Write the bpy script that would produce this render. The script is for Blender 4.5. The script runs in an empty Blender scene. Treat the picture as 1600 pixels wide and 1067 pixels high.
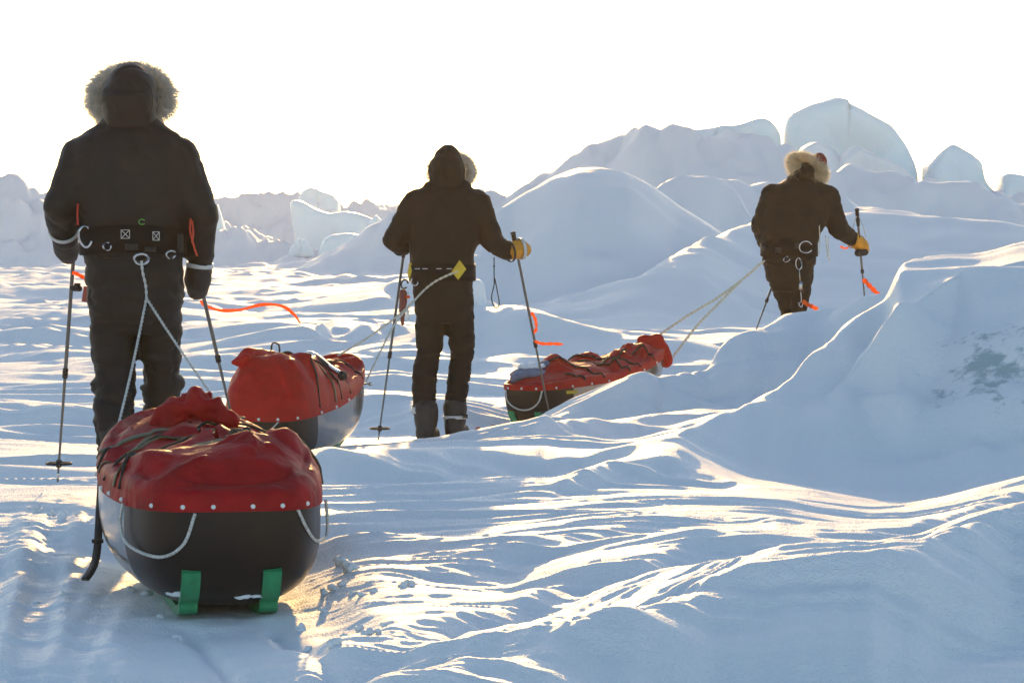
import bpy, bmesh, math, random
import numpy as np
from mathutils import Vector, Matrix, noise as mnoise
random.seed(7); RNG = np.random.default_rng(11)
scene = bpy.context.scene
COL = scene.collection
R = math.radians

# ------------------------------------------------------------------ camera model
F = 4850.0            # focal length in photo pixels (1600 px wide)
H = 1.10              # camera height (m)
PITCH = math.atan(133.5 / F)
_fw = np.array([0, math.cos(PITCH), -math.sin(PITCH)])
_up = np.array([0, math.sin(PITCH), math.cos(PITCH)])
def P(px, py, d):
    """world point seen at photo pixel (px,py) at distance d"""
    return np.array([0, 0, H]) + d * (_fw + np.array([1, 0, 0]) * (px - 800) / F + _up * (533.5 - py) / F)
cam_d = bpy.data.cameras.new('camera'); cam = bpy.data.objects.new('camera', cam_d); COL.objects.link(cam)
cam.location = (0, 0, H); cam.rotation_euler = (R(90) - PITCH, 0, 0)
cam_d.sensor_width = 36; cam_d.lens = 36 * F / 1600; cam_d.clip_end = 6000; cam_d.clip_start = 0.1
scene.camera = cam

# ------------------------------------------------------------------ light and sky
GLARE_HAZE = .00036  # density of the added volume that imitates lens glare
SUN_EL, SUN_AZ = R(11.5), math.atan((700 - 800) / F)
S = Vector((math.sin(SUN_AZ) * math.cos(SUN_EL), math.cos(SUN_AZ) * math.cos(SUN_EL), math.sin(SUN_EL)))
sd = bpy.data.lights.new('sun', 'SUN'); sun = bpy.data.objects.new('sun', sd); COL.objects.link(sun)
sun.rotation_euler = (-S).to_track_quat('-Z', 'Y').to_euler()
sd.energy = 2.5; sd.angle = R(0.55); sd.color = (1.0, 0.60, 0.22)
w = bpy.data.worlds.new('World'); scene.world = w; w.use_nodes = True
nt = w.node_tree; bg = nt.nodes['Background']
sky = nt.nodes.new('ShaderNodeTexSky'); sky.sky_type = 'NISHITA'; sky.sun_disc = False
sky.sun_elevation = SUN_EL; sky.sun_rotation = SUN_AZ
sky.air_density = 1.0; sky.dust_density = 0.6; sky.ozone_density = 1.3
nt.links.new(sky.outputs[0], bg.inputs[0]); bg.inputs[1].default_value = 0.15
scene.view_settings.view_transform = 'Standard'; scene.view_settings.look = 'None'
scene.view_settings.exposure = 0.78; scene.view_settings.gamma = 1.0

# ------------------------------------------------------------------ mesh helpers
ORG = {}
def mk(name, v, f, mat=None, parent=None, smooth=True, mats=None, fmat=None):
    """link vertices (world coordinates) and faces as ONE mesh object under parent"""
    v = np.asarray(v, dtype=float)
    o0 = ORG.get(parent.name, np.zeros(3)) if parent else np.zeros(3)
    me = bpy.data.meshes.new(name)
    me.from_pydata((v - o0).tolist(), [], [tuple(int(i) for i in q) for q in f])
    for m_ in (mats or [mat]):
        if m_: me.materials.append(m_)
    if fmat is not None: me.polygons.foreach_set('material_index', np.asarray(fmat, dtype=np.int32))
    me.polygons.foreach_set('use_smooth', np.full(len(me.polygons), bool(smooth)))
    me.update()
    o = bpy.data.objects.new(name, me); COL.objects.link(o)
    if parent: o.parent = parent; ORG[o.name] = o0
    else: ORG[o.name] = np.zeros(3)
    return o
def tag(o, label, cat=None, group=None, kind=None):
    o['label'] = label
    if cat: o['category'] = cat
    if group: o['group'] = group
    if kind: o['kind'] = kind
    return o
def thing(name, loc, label, cat, group=None):
    o = bpy.data.objects.new(name, None); COL.objects.link(o); o.location = tuple(loc)
    o.empty_display_size = 0.1
    ORG[o.name] = np.array(loc, dtype=float)
    return tag(o, label, cat, group)
def recenter(o):
    """move a top-level mesh's origin to its base"""
    me = o.data; n = len(me.vertices); c = np.empty(n * 3); me.vertices.foreach_get('co', c); c = c.reshape(-1, 3)
    b = np.array([c[:, 0].mean(), c[:, 1].mean(), c[:, 2].min()]); c -= b
    me.vertices.foreach_set('co', c.ravel()); me.update(); o.location = tuple(b); ORG[o.name] = b
    return o
class MB:
    """collects shapes into one vertex/face list"""
    def __init__(s): s.v = []; s.f = []
    def add(s, v, f):
        n = len(s.v); s.v += [tuple(p) for p in v]; s.f += [tuple(i + n for i in q) for q in f]
        return s
    def obj(s, name, mat, parent=None, smooth=True): return mk(name, s.v, s.f, mat, parent, smooth)
def frame(t):
    t = t / (np.linalg.norm(t) + 1e-9)
    a = np.array([0, 0, 1.0]) if abs(t[2]) < 0.9 else np.array([1.0, 0, 0])
    u = np.cross(a, t); u /= np.linalg.norm(u)
    return u, np.cross(t, u)
def tube(pts, rad, n=8, cap=True):
    pts = np.asarray(pts, float); m = len(pts); rad = np.full(m, rad) if np.isscalar(rad) else np.asarray(rad)
    T = np.gradient(pts, axis=0); u, w_ = frame(T[0]); V = []; Fc = []
    for i in range(m):
        t = T[i] / (np.linalg.norm(T[i]) + 1e-9)
        u = u - t * np.dot(u, t); u /= np.linalg.norm(u) + 1e-9; w_ = np.cross(t, u)
        for k in range(n):
            a = 2 * math.pi * k / n
            V.append(pts[i] + rad[i] * (math.cos(a) * u + math.sin(a) * w_))
    for i in range(m - 1):
        for k in range(n):
            k2 = (k + 1) % n
            Fc.append((i * n + k, i * n + k2, (i + 1) * n + k2, (i + 1) * n + k))
    if cap: Fc.append(tuple(range(n - 1, -1, -1))); Fc.append(tuple((m - 1) * n + k for k in range(n)))
    return V, Fc
def capsule(p0, r0, p1, r1, n=16):
    p0 = np.asarray(p0, float); p1 = np.asarray(p1, float); L = np.linalg.norm(p1 - p0); t = (p1 - p0) / (L + 1e-9)
    pts = []; rr = []
    for a in np.linspace(-math.pi / 2 + .12, 0, 5): pts.append(p0 + t * r0 * math.sin(a)); rr.append(r0 * math.cos(a))
    for a in np.linspace(0, math.pi / 2 - .12, 5): pts.append(p1 + t * r1 * math.sin(a)); rr.append(r1 * math.cos(a))
    if L < 1e-6: pts[4] = p0; pts[5] = p0 + t * 1e-4
    u, w_ = frame(t); V = []; Fc = []
    for i in range(10):
        for k in range(n):
            a = 2 * math.pi * k / n; V.append(pts[i] + rr[i] * (math.cos(a) * u + math.sin(a) * w_))
    for i in range(9):
        for k in range(n): Fc.append((i * n + k, i * n + (k + 1) % n, (i + 1) * n + (k + 1) % n, (i + 1) * n + k))
    Fc.append(tuple(range(n - 1, -1, -1))); Fc.append(tuple(9 * n + k for k in range(n)))
    return V, Fc
def ellipsoid(c, r, n=20, m=12, rot=None):
    V = []; Fc = []; M = rot if rot is not None else np.eye(3)
    for i in range(m + 1):
        a = -math.pi / 2 + math.pi * i / m; a = max(-1.5, min(1.5, a))
        for k in range(n):
            b = 2 * math.pi * k / n
            V.append(np.asarray(c) + M @ (np.array([math.cos(a) * math.cos(b), math.cos(a) * math.sin(b), math.sin(a)]) * np.asarray(r)))
    for i in range(m):
        for k in range(n): Fc.append((i * n + k, i * n + (k + 1) % n, (i + 1) * n + (k + 1) % n, (i + 1) * n + k))
    Fc.append(tuple(range(n - 1, -1, -1))); Fc.append(tuple(m * n + k for k in range(n)))
    return V, Fc
def loft(rings, n=28, p=2.0):
    """rings of (cx,cy,cz,rx,ry) stacked upward, capped; p = superellipse power"""
    V = []; Fc = []
    for (cx, cy, cz, rx, ry) in rings:
        for k in range(n):
            a = 2 * math.pi * k / n; c, s_ = math.cos(a), math.sin(a)
            V.append((cx + rx * math.copysign(abs(c) ** (2 / p), c), cy + ry * math.copysign(abs(s_) ** (2 / p), s_), cz))
    m = len(rings)
    for i in range(m - 1):
        for k in range(n): Fc.append((i * n + k, i * n + (k + 1) % n, (i + 1) * n + (k + 1) % n, (i + 1) * n + k))
    Fc.append(tuple(range(n - 1, -1, -1))); Fc.append(tuple((m - 1) * n + k for k in range(n)))
    return V, Fc
def box(c, h, rot=None):
    M = rot if rot is not None else np.eye(3)
    V = [np.asarray(c) + M @ (np.array([x, y, z]) * np.asarray(h)) for x in (-1, 1) for y in (-1, 1) for z in (-1, 1)]
    return V, [(0, 1, 3, 2), (4, 6, 7, 5), (0, 4, 5, 1), (2, 3, 7, 6), (0, 2, 6, 4), (1, 5, 7, 3)]
def spline(pts, n=40):
    """Catmull-Rom through pts"""
    p = np.asarray(pts, float); p = np.vstack([2 * p[0] - p[1], p, 2 * p[-1] - p[-2]]); out = []; m = len(p) - 3
    for j in range(n + 1):
        s_ = j / n * m; i = min(int(s_), m - 1); t = s_ - i; a, b, c, d = p[i], p[i + 1], p[i + 2], p[i + 3]
        out.append(.5 * (2 * b + (c - a) * t + (2 * a - 5 * b + 4 * c - d) * t * t + (3 * b - a - 3 * c + d) * t ** 3))
    return np.array(out)
def remesh(mb, voxel, smooth=4, wr=None):
    """weld overlapping closed shapes into one continuous skin; wr = function(co array, normals) -> displacement"""
    me = bpy.data.meshes.new('tmp'); me.from_pydata([tuple(map(float, p)) for p in mb.v], [], mb.f)
    o = bpy.data.objects.new('tmp', me); COL.objects.link(o)
    m = o.modifiers.new('r', 'REMESH'); m.mode = 'VOXEL'; m.voxel_size = voxel
    if smooth:
        s_ = o.modifiers.new('s', 'SMOOTH'); s_.factor = .5; s_.iterations = smooth
    dg = bpy.context.evaluated_depsgraph_get(); ev = o.evaluated_get(dg); m2 = ev.to_mesh()
    n = len(m2.vertices); co = np.empty(n * 3); no = np.empty(n * 3)
    m2.vertices.foreach_get('co', co); m2.vertices.foreach_get('normal', no); co = co.reshape(-1, 3); no = no.reshape(-1, 3)
    fs = [tuple(q.vertices) for q in m2.polygons]
    ev.to_mesh_clear(); bpy.data.objects.remove(o); bpy.data.meshes.remove(me)
    if wr is not None: co = co + no * wr(co)[:, None]
    return co, fs

# ------------------------------------------------------------------ noise
def _h(ix, iy, seed):
    h = (ix.astype(np.int64) * 374761393 + iy.astype(np.int64) * 668265263 + seed * 974711) & 0xffffffff
    h = ((h ^ (h >> 13)) * 1274126177) & 0xffffffff
    return (h ^ (h >> 16)) & 0xffffffff
def gn(x, y, seed=0):
    ix = np.floor(x); iy = np.floor(y); fx = x - ix; fy = y - iy; ix = ix.astype(np.int64); iy = iy.astype(np.int64)
    def g(a, b, dx, dy):
        t = _h(a, b, seed) * (2 * math.pi / 4294967296.0); return np.cos(t) * dx + np.sin(t) * dy
    u = fx * fx * fx * (fx * (fx * 6 - 15) + 10); v = fy * fy * fy * (fy * (fy * 6 - 15) + 10)
    a = g(ix, iy, fx, fy); b = g(ix + 1, iy, fx - 1, fy); c = g(ix, iy + 1, fx, fy - 1); d = g(ix + 1, iy + 1, fx - 1, fy - 1)
    return 1.5 * ((a * (1 - u) + b * u) * (1 - v) + (c * (1 - u) + d * u) * v)
def fb(x, y, o=3, seed=0):
    s_ = 0; a = 1
    for i in range(o): s_ = s_ + a * gn(x * 2 ** i, y * 2 ** i, seed + i * 17); a *= .5
    return s_
def n3(co, scale, seed=0.0):
    return np.array([mnoise.noise(Vector((p[0] * scale + seed, p[1] * scale + seed * 1.7, p[2] * scale - seed))) for p in co])
def sst(a, b, x): t = np.clip((x - a) / (b - a), 0, 1); return t * t * (3 - 2 * t)

# ------------------------------------------------------------------ materials
def mat(name, col, rough=.6, metal=0.0, spec=.5, bump=None, var=None, trans=0.0, coat=0.0, sheen=0.0):
    m = bpy.data.materials.new(name); m.use_nodes = True; n = m.node_tree; b = n.nodes['Principled BSDF']
    b.inputs['Base Color'].default_value = (*col, 1); b.inputs['Roughness'].default_value = rough
    b.inputs['Metallic'].default_value = metal; b.inputs['Specular IOR Level'].default_value = spec
    b.inputs['Coat Weight'].default_value = coat; b.inputs['Coat Roughness'].default_value = .08
    b.inputs['Sheen Weight'].default_value = sheen
    tc = n.nodes.new('ShaderNodeTexCoord')
    if var:                       # (scale, amount)
        t = n.nodes.new('ShaderNodeTexNoise'); t.inputs['Scale'].default_value = var[0]; t.inputs['Detail'].default_value = 6
        n.links.new(tc.outputs['Object'], t.inputs['Vector'])
        r = n.nodes.new('ShaderNodeMapRange'); r.inputs[1].default_value = .3; r.inputs[2].default_value = .7
        r.inputs[3].default_value = 1 - var[1]; r.inputs[4].default_value = 1 + var[1]
        n.links.new(t.outputs[0], r.inputs[0])
        x = n.nodes.new('ShaderNodeVectorMath'); x.operation = 'SCALE'; x.inputs[0].default_value = col
        n.links.new(r.outputs[0], x.inputs['Scale']); n.links.new(x.outputs[0], b.inputs['Base Color'])
    if bump:                      # (scale, strength, distance)
        t = n.nodes.new('ShaderNodeTexNoise'); t.inputs['Scale'].default_value = bump[0]; t.inputs['Detail'].default_value = 5
        n.links.new(tc.outputs['Object'], t.inputs['Vector'])
        q = n.nodes.new('ShaderNodeBump'); q.inputs['Strength'].default_value = bump[1]; q.inputs['Distance'].default_value = bump[2]
        n.links.new(t.outputs[0], q.inputs['Height']); n.links.new(q.outputs[0], b.inputs['Normal'])
    if trans:
        tr = n.nodes.new('ShaderNodeBsdfTranslucent'); tr.inputs[0].default_value = (*col, 1)
        mx = n.nodes.new('ShaderNodeMixShader'); mx.inputs[0].default_value = trans
        n.links.new(b.outputs[0], mx.inputs[1]); n.links.new(tr.outputs[0], mx.inputs[2])
        n.links.new(mx.outputs[0], n.nodes['Material Output'].inputs[0])
    return m
# ------------------------------------------------------------------ snow and ice materials
def snow_material(name, col, ice=False):
    m = mat(name, col, rough=.55, spec=.35, bump=(130, .8, .010)); n = m.node_tree; b = n.nodes['Principled BSDF']
    if not ice:
        q = [x for x in n.nodes if x.type == 'BUMP'][0]; tx = n.nodes.new('ShaderNodeTexNoise'); tx.inputs['Scale'].default_value = 34; tx.inputs['Detail'].default_value = 4; g = n.nodes.new('ShaderNodeNewGeometry')
        n.links.new(g.outputs['Position'], tx.inputs['Vector']); q2 = n.nodes.new('ShaderNodeBump'); q2.inputs['Strength'].default_value = .5; q2.inputs['Distance'].default_value = .012
        n.links.new(tx.outputs[0], q2.inputs['Height']); n.links.new(q2.outputs[0], q.inputs['Normal'])
    if ice:
        b.inputs['Subsurface Weight'].default_value = .6; b.inputs['Subsurface Radius'].default_value = (.25, .45, .6)
        b.inputs['Subsurface Scale'].default_value = 1.0; b.inputs['Roughness'].default_value = .35
        q = [x for x in n.nodes if x.type == 'BUMP'][0]; v = n.nodes.new('ShaderNodeTexVoronoi'); v.feature = 'DISTANCE_TO_EDGE'; v.inputs['Scale'].default_value = 1.1; v.inputs['Detail'].default_value = 2.0
        tc = [x for x in n.nodes if x.type == 'TEX_COORD'][0]; n.links.new(tc.outputs['Object'], v.inputs['Vector'])
        q2 = n.nodes.new('ShaderNodeBump'); q2.inputs['Strength'].default_value = .22; q2.inputs['Distance'].default_value = .18; n.links.new(v.outputs['Distance'], q2.inputs['Height']); n.links.new(q2.outputs[0], q.inputs['Normal']); q.inputs['Distance'].default_value = .05; q.inputs['Strength'].default_value = .6
        [x for x in n.nodes if x.type == 'TEX_NOISE'][0].inputs['Scale'].default_value = 9
    return m
M_SNOW = snow_material('snow', (.86, .88, .90))
M_ICE = snow_material('ice', (.78, .87, .90), True)
M_CRUST = snow_material('snow_crust', (.84, .87, .90))
def dirty_ice():
    """blue-grey glacier ice showing through the wind crust of the near bank, at fixed world places"""
    n = M_SNOW.node_tree; b = n.nodes['Principled BSDF']
    g = n.nodes.new('ShaderNodeNewGeometry')
    mx = None
    c1 = P(1568, 575, 15.7)
    d_ = n.nodes.new('ShaderNodeVectorMath'); d_.operation = 'DISTANCE'; d_.inputs[1].default_value = tuple(c1)
    n.links.new(g.outputs['Position'], d_.inputs[0])
    r = n.nodes.new('ShaderNodeMapRange'); r.inputs[1].default_value = .12; r.inputs[2].default_value = .75; r.inputs[3].default_value = .12; r.inputs[4].default_value = -.16
    n.links.new(d_.outputs['Value'], r.inputs[0])
    t = n.nodes.new('ShaderNodeTexNoise'); t.inputs['Scale'].default_value = 6.5; t.inputs['Detail'].default_value = 9; t.inputs['Roughness'].default_value = .68
    n.links.new(g.outputs['Position'], t.inputs['Vector'])
    a = n.nodes.new('ShaderNodeMath'); a.operation = 'ADD'; n.links.new(t.outputs[0], a.inputs[0]); n.links.new(r.outputs[0], a.inputs[1])
    cr = n.nodes.new('ShaderNodeMapRange'); cr.inputs[1].default_value = .57; cr.inputs[2].default_value = .66
    n.links.new(a.outputs[0], cr.inputs[0])
    mix = n.nodes.new('ShaderNodeMix'); mix.data_type = 'RGBA'; mix.inputs[6].default_value = (.86, .88, .90, 1); mix.inputs[7].default_value = (.40, .50, .52, 1)
    n.links.new(cr.outputs[0], mix.inputs[0]); n.links.new(mix.outputs[2], b.inputs['Base Color'])
dirty_ice()

# ------------------------------------------------------------------ the ground as one sheet
def crest(pts, sf, sb, r=.12, k=.08, reach=99.0):
    """a drift: crest through (px,py,d); sf/sb = slope of the near/far side, r = crest rounding"""
    a = np.array([(p[0], p[2], P(p[0], p[1], p[2])[2]) for p in pts])
    g = np.arange(a[0, 0] - 500, a[-1, 0] + 500, 3.0); d = np.interp(g, a[:, 0], a[:, 1]); z = np.interp(g, a[:, 0], a[:, 2])
    def blur(q, sg):
        n = int(sg); kx = np.exp(-.5 * (np.arange(-n, n + 1) / (sg / 3)) ** 2); return np.convolve(np.pad(q, n, mode='edge'), kx / kx.sum(), 'valid')
    return dict(p0=a[0, 0], p1=a[-1, 0], g=g, d=blur(d, 6), z=blur(z, 6), d2=blur(d, 60), z2=blur(z, 60), sf=sf * (1.5 if .1 < sf < .4 else 1), sb=sb, r=max(r, .07), k=k, reach=reach)
CRESTS = [
    # foreground drift whose shaded near face fills the lower right corner
    crest([(300, 1200, 7.2), (640, 1085, 7.75), (800, 1030, 8.05), (1000, 968, 8.5), (1120, 925, 8.9), (1180, 905, 9.05), (1260, 908, 9.0), (1360, 912, 9.0), (1440, 893, 9.3), (1520, 850, 9.8), (1580, 832, 10.1), (1700, 800, 10.3), (1900, 780, 10.3)], .19, .06, .10, .05),
    # low wind ridges of the middle foreground
    crest([(560, 960, 8.8), (800, 945, 9.3), (900, 905, 9.75), (1010, 880, 10.0), (1100, 862, 10.2), (1180, 868, 10.2), (1250, 895, 9.7)], .16, .04, .08, .04),
    crest([(1000, 880, 9.8), (1150, 850, 10.6), (1300, 842, 10.9), (1420, 835, 11.0), (1500, 812, 11.3), (1600, 780, 11.9), (1750, 750, 12.3)], .17, .05, .08, .04),
    crest([(480, 905, 9.9), (650, 895, 10.2), (800, 872, 10.5), (900, 845, 10.9), (1000, 830, 11.2), (1130, 815, 11.5), (1220, 822, 11.2)], .15, .03, .08, .04),
    # drift that hides the foot of the middle pulk
    crest([(330, 760, 13.6), (440, 727, 14.2), (520, 711, 14.6), (600, 704, 14.8), (700, 700, 15.0), (850, 699, 15.2), (930, 705, 15.0), (1000, 718, 14.7), (1130, 744, 14.2), (1265, 780, 13.6), (1330, 810, 13.2)], .25, .10, .14, .06),
    crest([(860, 780, 13.2), (950, 742, 14.0), (1040, 735, 14.2), (1130, 748, 14.0), (1200, 770, 13.6)], .2, .1, .08, .04),
    # drift that hides the foot of the far pulk, rising to the right
    crest([(690, 705, 18.2), (770, 684, 18.6), (850, 652, 19.0), (920, 630, 19.2), (985, 608, 19.3), (1005, 605, 19.3), (1024, 614, 19.3), (1036, 645, 19.4), (1090, 655, 19.2), (1200, 665, 18.2)], .27, .18, .05, .05),
    crest([(820, 690, 16.6), (900, 676, 17.4), (1000, 664, 17.8), (1100, 652, 18.0), (1180, 660, 17.6), (1250, 700, 16.5)], .2, .08, .06, .05),
    # terraced edge in front of the far skier
    crest([(1035, 618, 19.5), (1070, 612, 19.6), (1105, 600, 19.7), (1116, 575, 19.8), (1128, 552, 20.0), (1160, 531, 20.2), (1200, 514, 20.3), (1222, 493, 20.4), (1262, 492, 20.5), (1330, 486, 20.3), (1385, 470, 20.0), (1460, 440, 19.0), (1600, 420, 18.5)], .36, .30, .06, .06),
    # the big bank on the right
    crest([(1060, 700, 15.0), (1150, 650, 15.6), (1205, 612, 15.9), (1235, 588, 16.1), (1280, 545, 16.4), (1320, 507, 16.6), (1360, 488, 16.7), (1388, 470, 16.8), (1397, 434, 16.9), (1405, 425, 16.9), (1450, 423, 16.9), (1500, 420, 16.8), (1600, 415, 16.6), (1700, 409, 16.6), (1900, 400, 16.6), (2300, 440, 16)], .55, .22, .05, .5),
    crest([(1250, 640, 17.4), (1340, 540, 17.5), (1385, 476, 17.6), (1405, 424, 17.6), (1450, 417, 18.0), (1500, 411, 18.3), (1530, 407, 18.5), (1560, 398, 18.6), (1580, 390, 18.6), (1600, 385, 18.6), (1700, 372, 18.6), (1900, 350, 18.6), (2300, 430, 18)], .05, .3, .04, .03, 1.6),
    # snow stub slope beside the middle skier
    crest([(690, 540, 30), (735, 490, 31), (760, 480, 31.2), (800, 500, 30.6), (870, 522, 30), (960, 535, 29.5), (1040, 545, 29)], .2, .2, .15, .1),
    # rounded mound in the middle distance
    crest([(600, 470, 44), (690, 415, 47), (745, 372, 48), (800, 330, 49), (860, 290, 49), (900, 273, 49), (940, 267, 49), (980, 274, 49), (1020, 296, 49), (1060, 327, 49), (1130, 370, 48.5), (1220, 410, 47), (1320, 450, 45)], .62, .35, 1.3, .5),
    crest([(980, 330, 56), (1040, 292, 58), (1070, 284, 58), (1110, 289, 58), (1150, 305, 58), (1175, 345, 57)], .9, .4, .4, .3),
    # swell behind the far skier
    crest([(1000, 440, 42), (1100, 380, 44), (1180, 352, 46), (1350, 338, 47), (1420, 340, 47), (1500, 348, 46.5), (1600, 362, 46), (1800, 385, 45), (2000, 420, 44)], .21, .10, .5, .3),
    crest([(1050, 300, 62), (1150, 292, 63), (1200, 296, 63), (1290, 312, 62), (1400, 345, 60)], .35, .2, .3, .3),
    # pressure ridge on the right skyline
    crest([(640, 350, 78), (740, 330, 78), (800, 316, 78), (860, 282, 78), (900, 254, 77), (950, 228, 77), (1010, 209, 76), (1060, 207, 76), (1100, 206, 76), (1150, 206, 76), (1200, 214, 76), (1235, 250, 75), (1300, 285, 75), (1400, 295, 75), (1450, 300, 75), (1540, 318, 75), (1650, 320, 74), (1900, 320, 74), (2300, 380, 74)], .60, .5, .5, .6),
    crest([(1180, 330, 66), (1260, 290, 67), (1330, 275, 68), (1400, 282, 68), (1450, 305, 67), (1500, 300, 67), (1560, 318, 66), (1650, 330, 66)], .7, .4, .3, .4),
    # pressure ridge on the left skyline
    crest([(-700, 380, 100), (-300, 330, 102), (-100, 312, 104), (0, 301, 104), (22, 298, 104), (60, 306, 104), (120, 312, 105), (200, 330, 107), (300, 345, 108), (380, 372, 108), (440, 392, 106)], .5, .3, .6, .5),
    crest([(250, 400, 99), (345, 372, 101), (380, 371, 101), (420, 381, 101), (470, 392, 100), (500, 403, 99), (560, 408, 99)], .5, .15, .15, .15),
    crest([(100, 345, 135), (300, 328, 138), (345, 322, 140), (400, 326, 140), (430, 319, 140), (460, 316, 140), (500, 318, 140), (560, 330, 140), (620, 330, 142), (700, 330, 142), (790, 332, 140), (900, 345, 138)], .5, .4, .8, .5),
    crest([(520, 345, 170), (570, 326, 170), (640, 330, 172), (720, 322, 172), (760, 324, 170), (820, 330, 170)], .5, .4, .8, .5),
    crest([(-500, 440, 90), (0, 434, 90), (150, 430, 92), (340, 424, 94), (480, 415, 95), (620, 404, 96), (700, 408, 96), (800, 420, 92)], .20, .03, .2, .2),
    crest([(-300, 475, 62), (0, 470, 62), (160, 466, 63), (330, 462, 64), (480, 452, 66), (640, 450, 66), (740, 470, 62)], .19, .03, .15, .12),
    crest([(-300, 550, 32), (0, 545, 32.5), (140, 538, 33), (300, 528, 33.6), (420, 530, 33.5), (540, 535, 33), (640, 560, 31)], .2, .05, .15, .08),
    crest([(-300, 655, 20.2), (0, 645, 21), (120, 650, 20.8), (250, 643, 21.2), (400, 634, 21.4), (560, 628, 21.6), (660, 640, 21)], .2, .07, .12, .06),
    crest([(470, 548, 32), (500, 537, 32.4), (520, 526, 33), (560, 530, 33), (620, 540, 32.4), (690, 555, 31.5)], .35, .08, .08, .06),
]
BASE_D = np.array([0, 6, 8, 10, 12, 13, 14.3, 16, 19, 22, 25, 32, 45, 70, 100, 160, 400, 5000])
BASE_Z = np.array([-.25, -.18, -.10, -.03, -.01, .02, -.02, -.08, -.10, -.10, -.06, .02, .16, .35, .6, .8, .8, .8])
def smax(a, b, k):
    h = np.clip(.5 + .5 * (a - b) / k, 0, 1)
    return b + (a - b) * h + k * h * (1 - h)
def ridged(x, y, seed): return 1 - 2.2 * (np.sqrt(gn(x, y, seed) ** 2 + .0025) - .05)
def ground_z(x, y):
    x = np.asarray(x, float); y = np.asarray(y, float)
    yy = np.maximum(y, .5); px = np.where(y > .5, 800 + F * x / yy, np.where(x > 0, 9999, -9999)); r_ = np.hypot(x, y)
    z = np.interp(np.where(y > 0, y, -y), BASE_D, BASE_Z)
    # broad undulation
    near = 1 - sst(28, 55, r_)
    z = z + .05 * gn(x / 3.1 + 3, y / 1.9, 5) * near + .35 * fb(x / 22, y / 14, 3, 9) * sst(60, 120, r_) + .08 * gn(x / 9, y / 6, 6) * sst(20, 40, r_)
    wob = gn(x / .55, y / .45, 71) * .03 + gn(x / .2, y / .2, 72) * .006
    for i, c in enumerate(CRESTS):
        rel = (y > .5) & (px > c['p0'] - 400) & (px < c['p1'] + 400)
        if not rel.any(): continue
        f_ = sst(.3, 2.0, np.abs(y - np.interp(px, c['g'], c['d'])) / (c['r'] * 8 + .4))
        dc = np.interp(px, c['g'], c['d']) * (1 - f_) + np.interp(px, c['g'], c['d2']) * f_
        zc = np.interp(px, c['g'], c['z']) * (1 - f_) + np.interp(px, c['g'], c['z2']) * f_
        fade = sst(c['p0'] - 400, c['p0'] + 30, px) * (1 - sst(c['p1'] - 30, c['p1'] + 400, px))
        t = y - dc + (wob + .10 * gn(px / 60, px * 0 + i, 33)) * np.minimum(1, 2.5 * c['r'] / .12) * np.clip(dc / 20, .5, 1.1)
        s_ = np.where(t < 0, c['sf'], c['sb'])
        h = zc - s_ * (np.sqrt(t * t + c['r'] ** 2) - c['r'])
        h = h - .7 * np.maximum(0, -t - c['reach'])
        h = h * fade + (z - 2.5 * c['k']) * (1 - fade)
        z = np.where(rel, smax(h, z, c['k']), z)
    z = z + sst(92, 100, r_) * (1 - sst(190, 240, r_)) * (.50 * (np.abs(gn(x / 2.6, y / 2.6, 63)) - .2) + .22 * (np.abs(gn(x / .75, y / 1.0, 64)) - .15) + .08 * gn(x / .35, y / .5, 66)) * np.clip(z / 1.4, 0, 1.2)
    bank = sst(1120, 1330, px) * sst(14.0, 15.2, y) * (1 - sst(16.2, 16.9, y))
    z = z + bank * (.10 * gn(x / .9, y / .7 + z, 91) + .04 * gn(x / .35, z / .3, 92) + .012 * gn(x / .12, z / .1, 93))
    # sastrugi: wind-cut ripples stretched across the view
    a = R(-7); xr = x * math.cos(a) + y * math.sin(a); yr = -x * math.sin(a) + y * math.cos(a)
    yr = yr + .30 * gn(x * .45, y * .5, 41) + .05 * gn(x * 2.1, y * 2.4, 42)
    patch = np.clip(.75 + .9 * gn(x / 2.6, y / 1.6, 51), .15, 1.5)
    face = sst(1000, 1180, px) * (1 - sst(14.2, 14.9, y) * 0) * sst(12.9, 14, y) * (1 - sst(17, 18.5, y))      # the smooth bank
    low = sst(820, 1150, px) * (1 - sst(8.2, 9.1, y - .0 * px))
    amp = (1 - .82 * face) * (1 - .75 * low) * (1 - .6 * sst(38, 60, r_))
    s = .052 * ridged(xr / 3.2, yr / .85, 21) * patch + .020 * ridged(xr / 1.7, yr / .27, 22) * patch + .0052 * (1 - sst(11.5, 15, r_)) * ridged(xr / .8, yr / .085, 23)
    fine_ = 1 - sst(9.5, 13.5, r_)
    s = s + .0024 * fine_ * ridged(xr / .34 + 7, yr / .05, 28) * np.clip(.6 + gn(x / .8, y / .5, 29), 0, 1.4) + .0014 * fine_ * gn(x / .07, y / .05, 24)
    z = z + s * amp * 1.4
    z = z + sst(20, 32, r_) * (1 - .7 * sst(80, 110, r_)) * 1.8 * (.075 * ridged(xr / 5.5, yr / 2.2, 26) + .03 * ridged(xr / 2.4, yr / .9, 27) + .022 * (1 - sst(45, 65, r_)) * ridged(xr / 3.4, yr / .55, 30)) * (1 - .8 * sst(800, 1000, px))
    z = z + sst(50, 70, r_) * (.34 * ridged(x / 3.1, y / 3.1, 61) * .6 + .26 * (np.abs(gn(x / 1.2, y / 1.4, 65)) - .2) + .12 * gn(x / .5, y / .6, 62)) * np.clip(z / 1.5, 0, 1)
    fa = R(61); ox, oy = .36, 9.02; fx = (x - ox) * math.cos(fa) + (y - oy) * math.sin(fa); fy = -(x - ox) * math.sin(fa) + (y - oy) * math.cos(fa)
    fan = np.exp(-(fy / .21) ** 4) * sst(-1.15, -.35, fx) * (1 - sst(.45, .95, fx))
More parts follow.
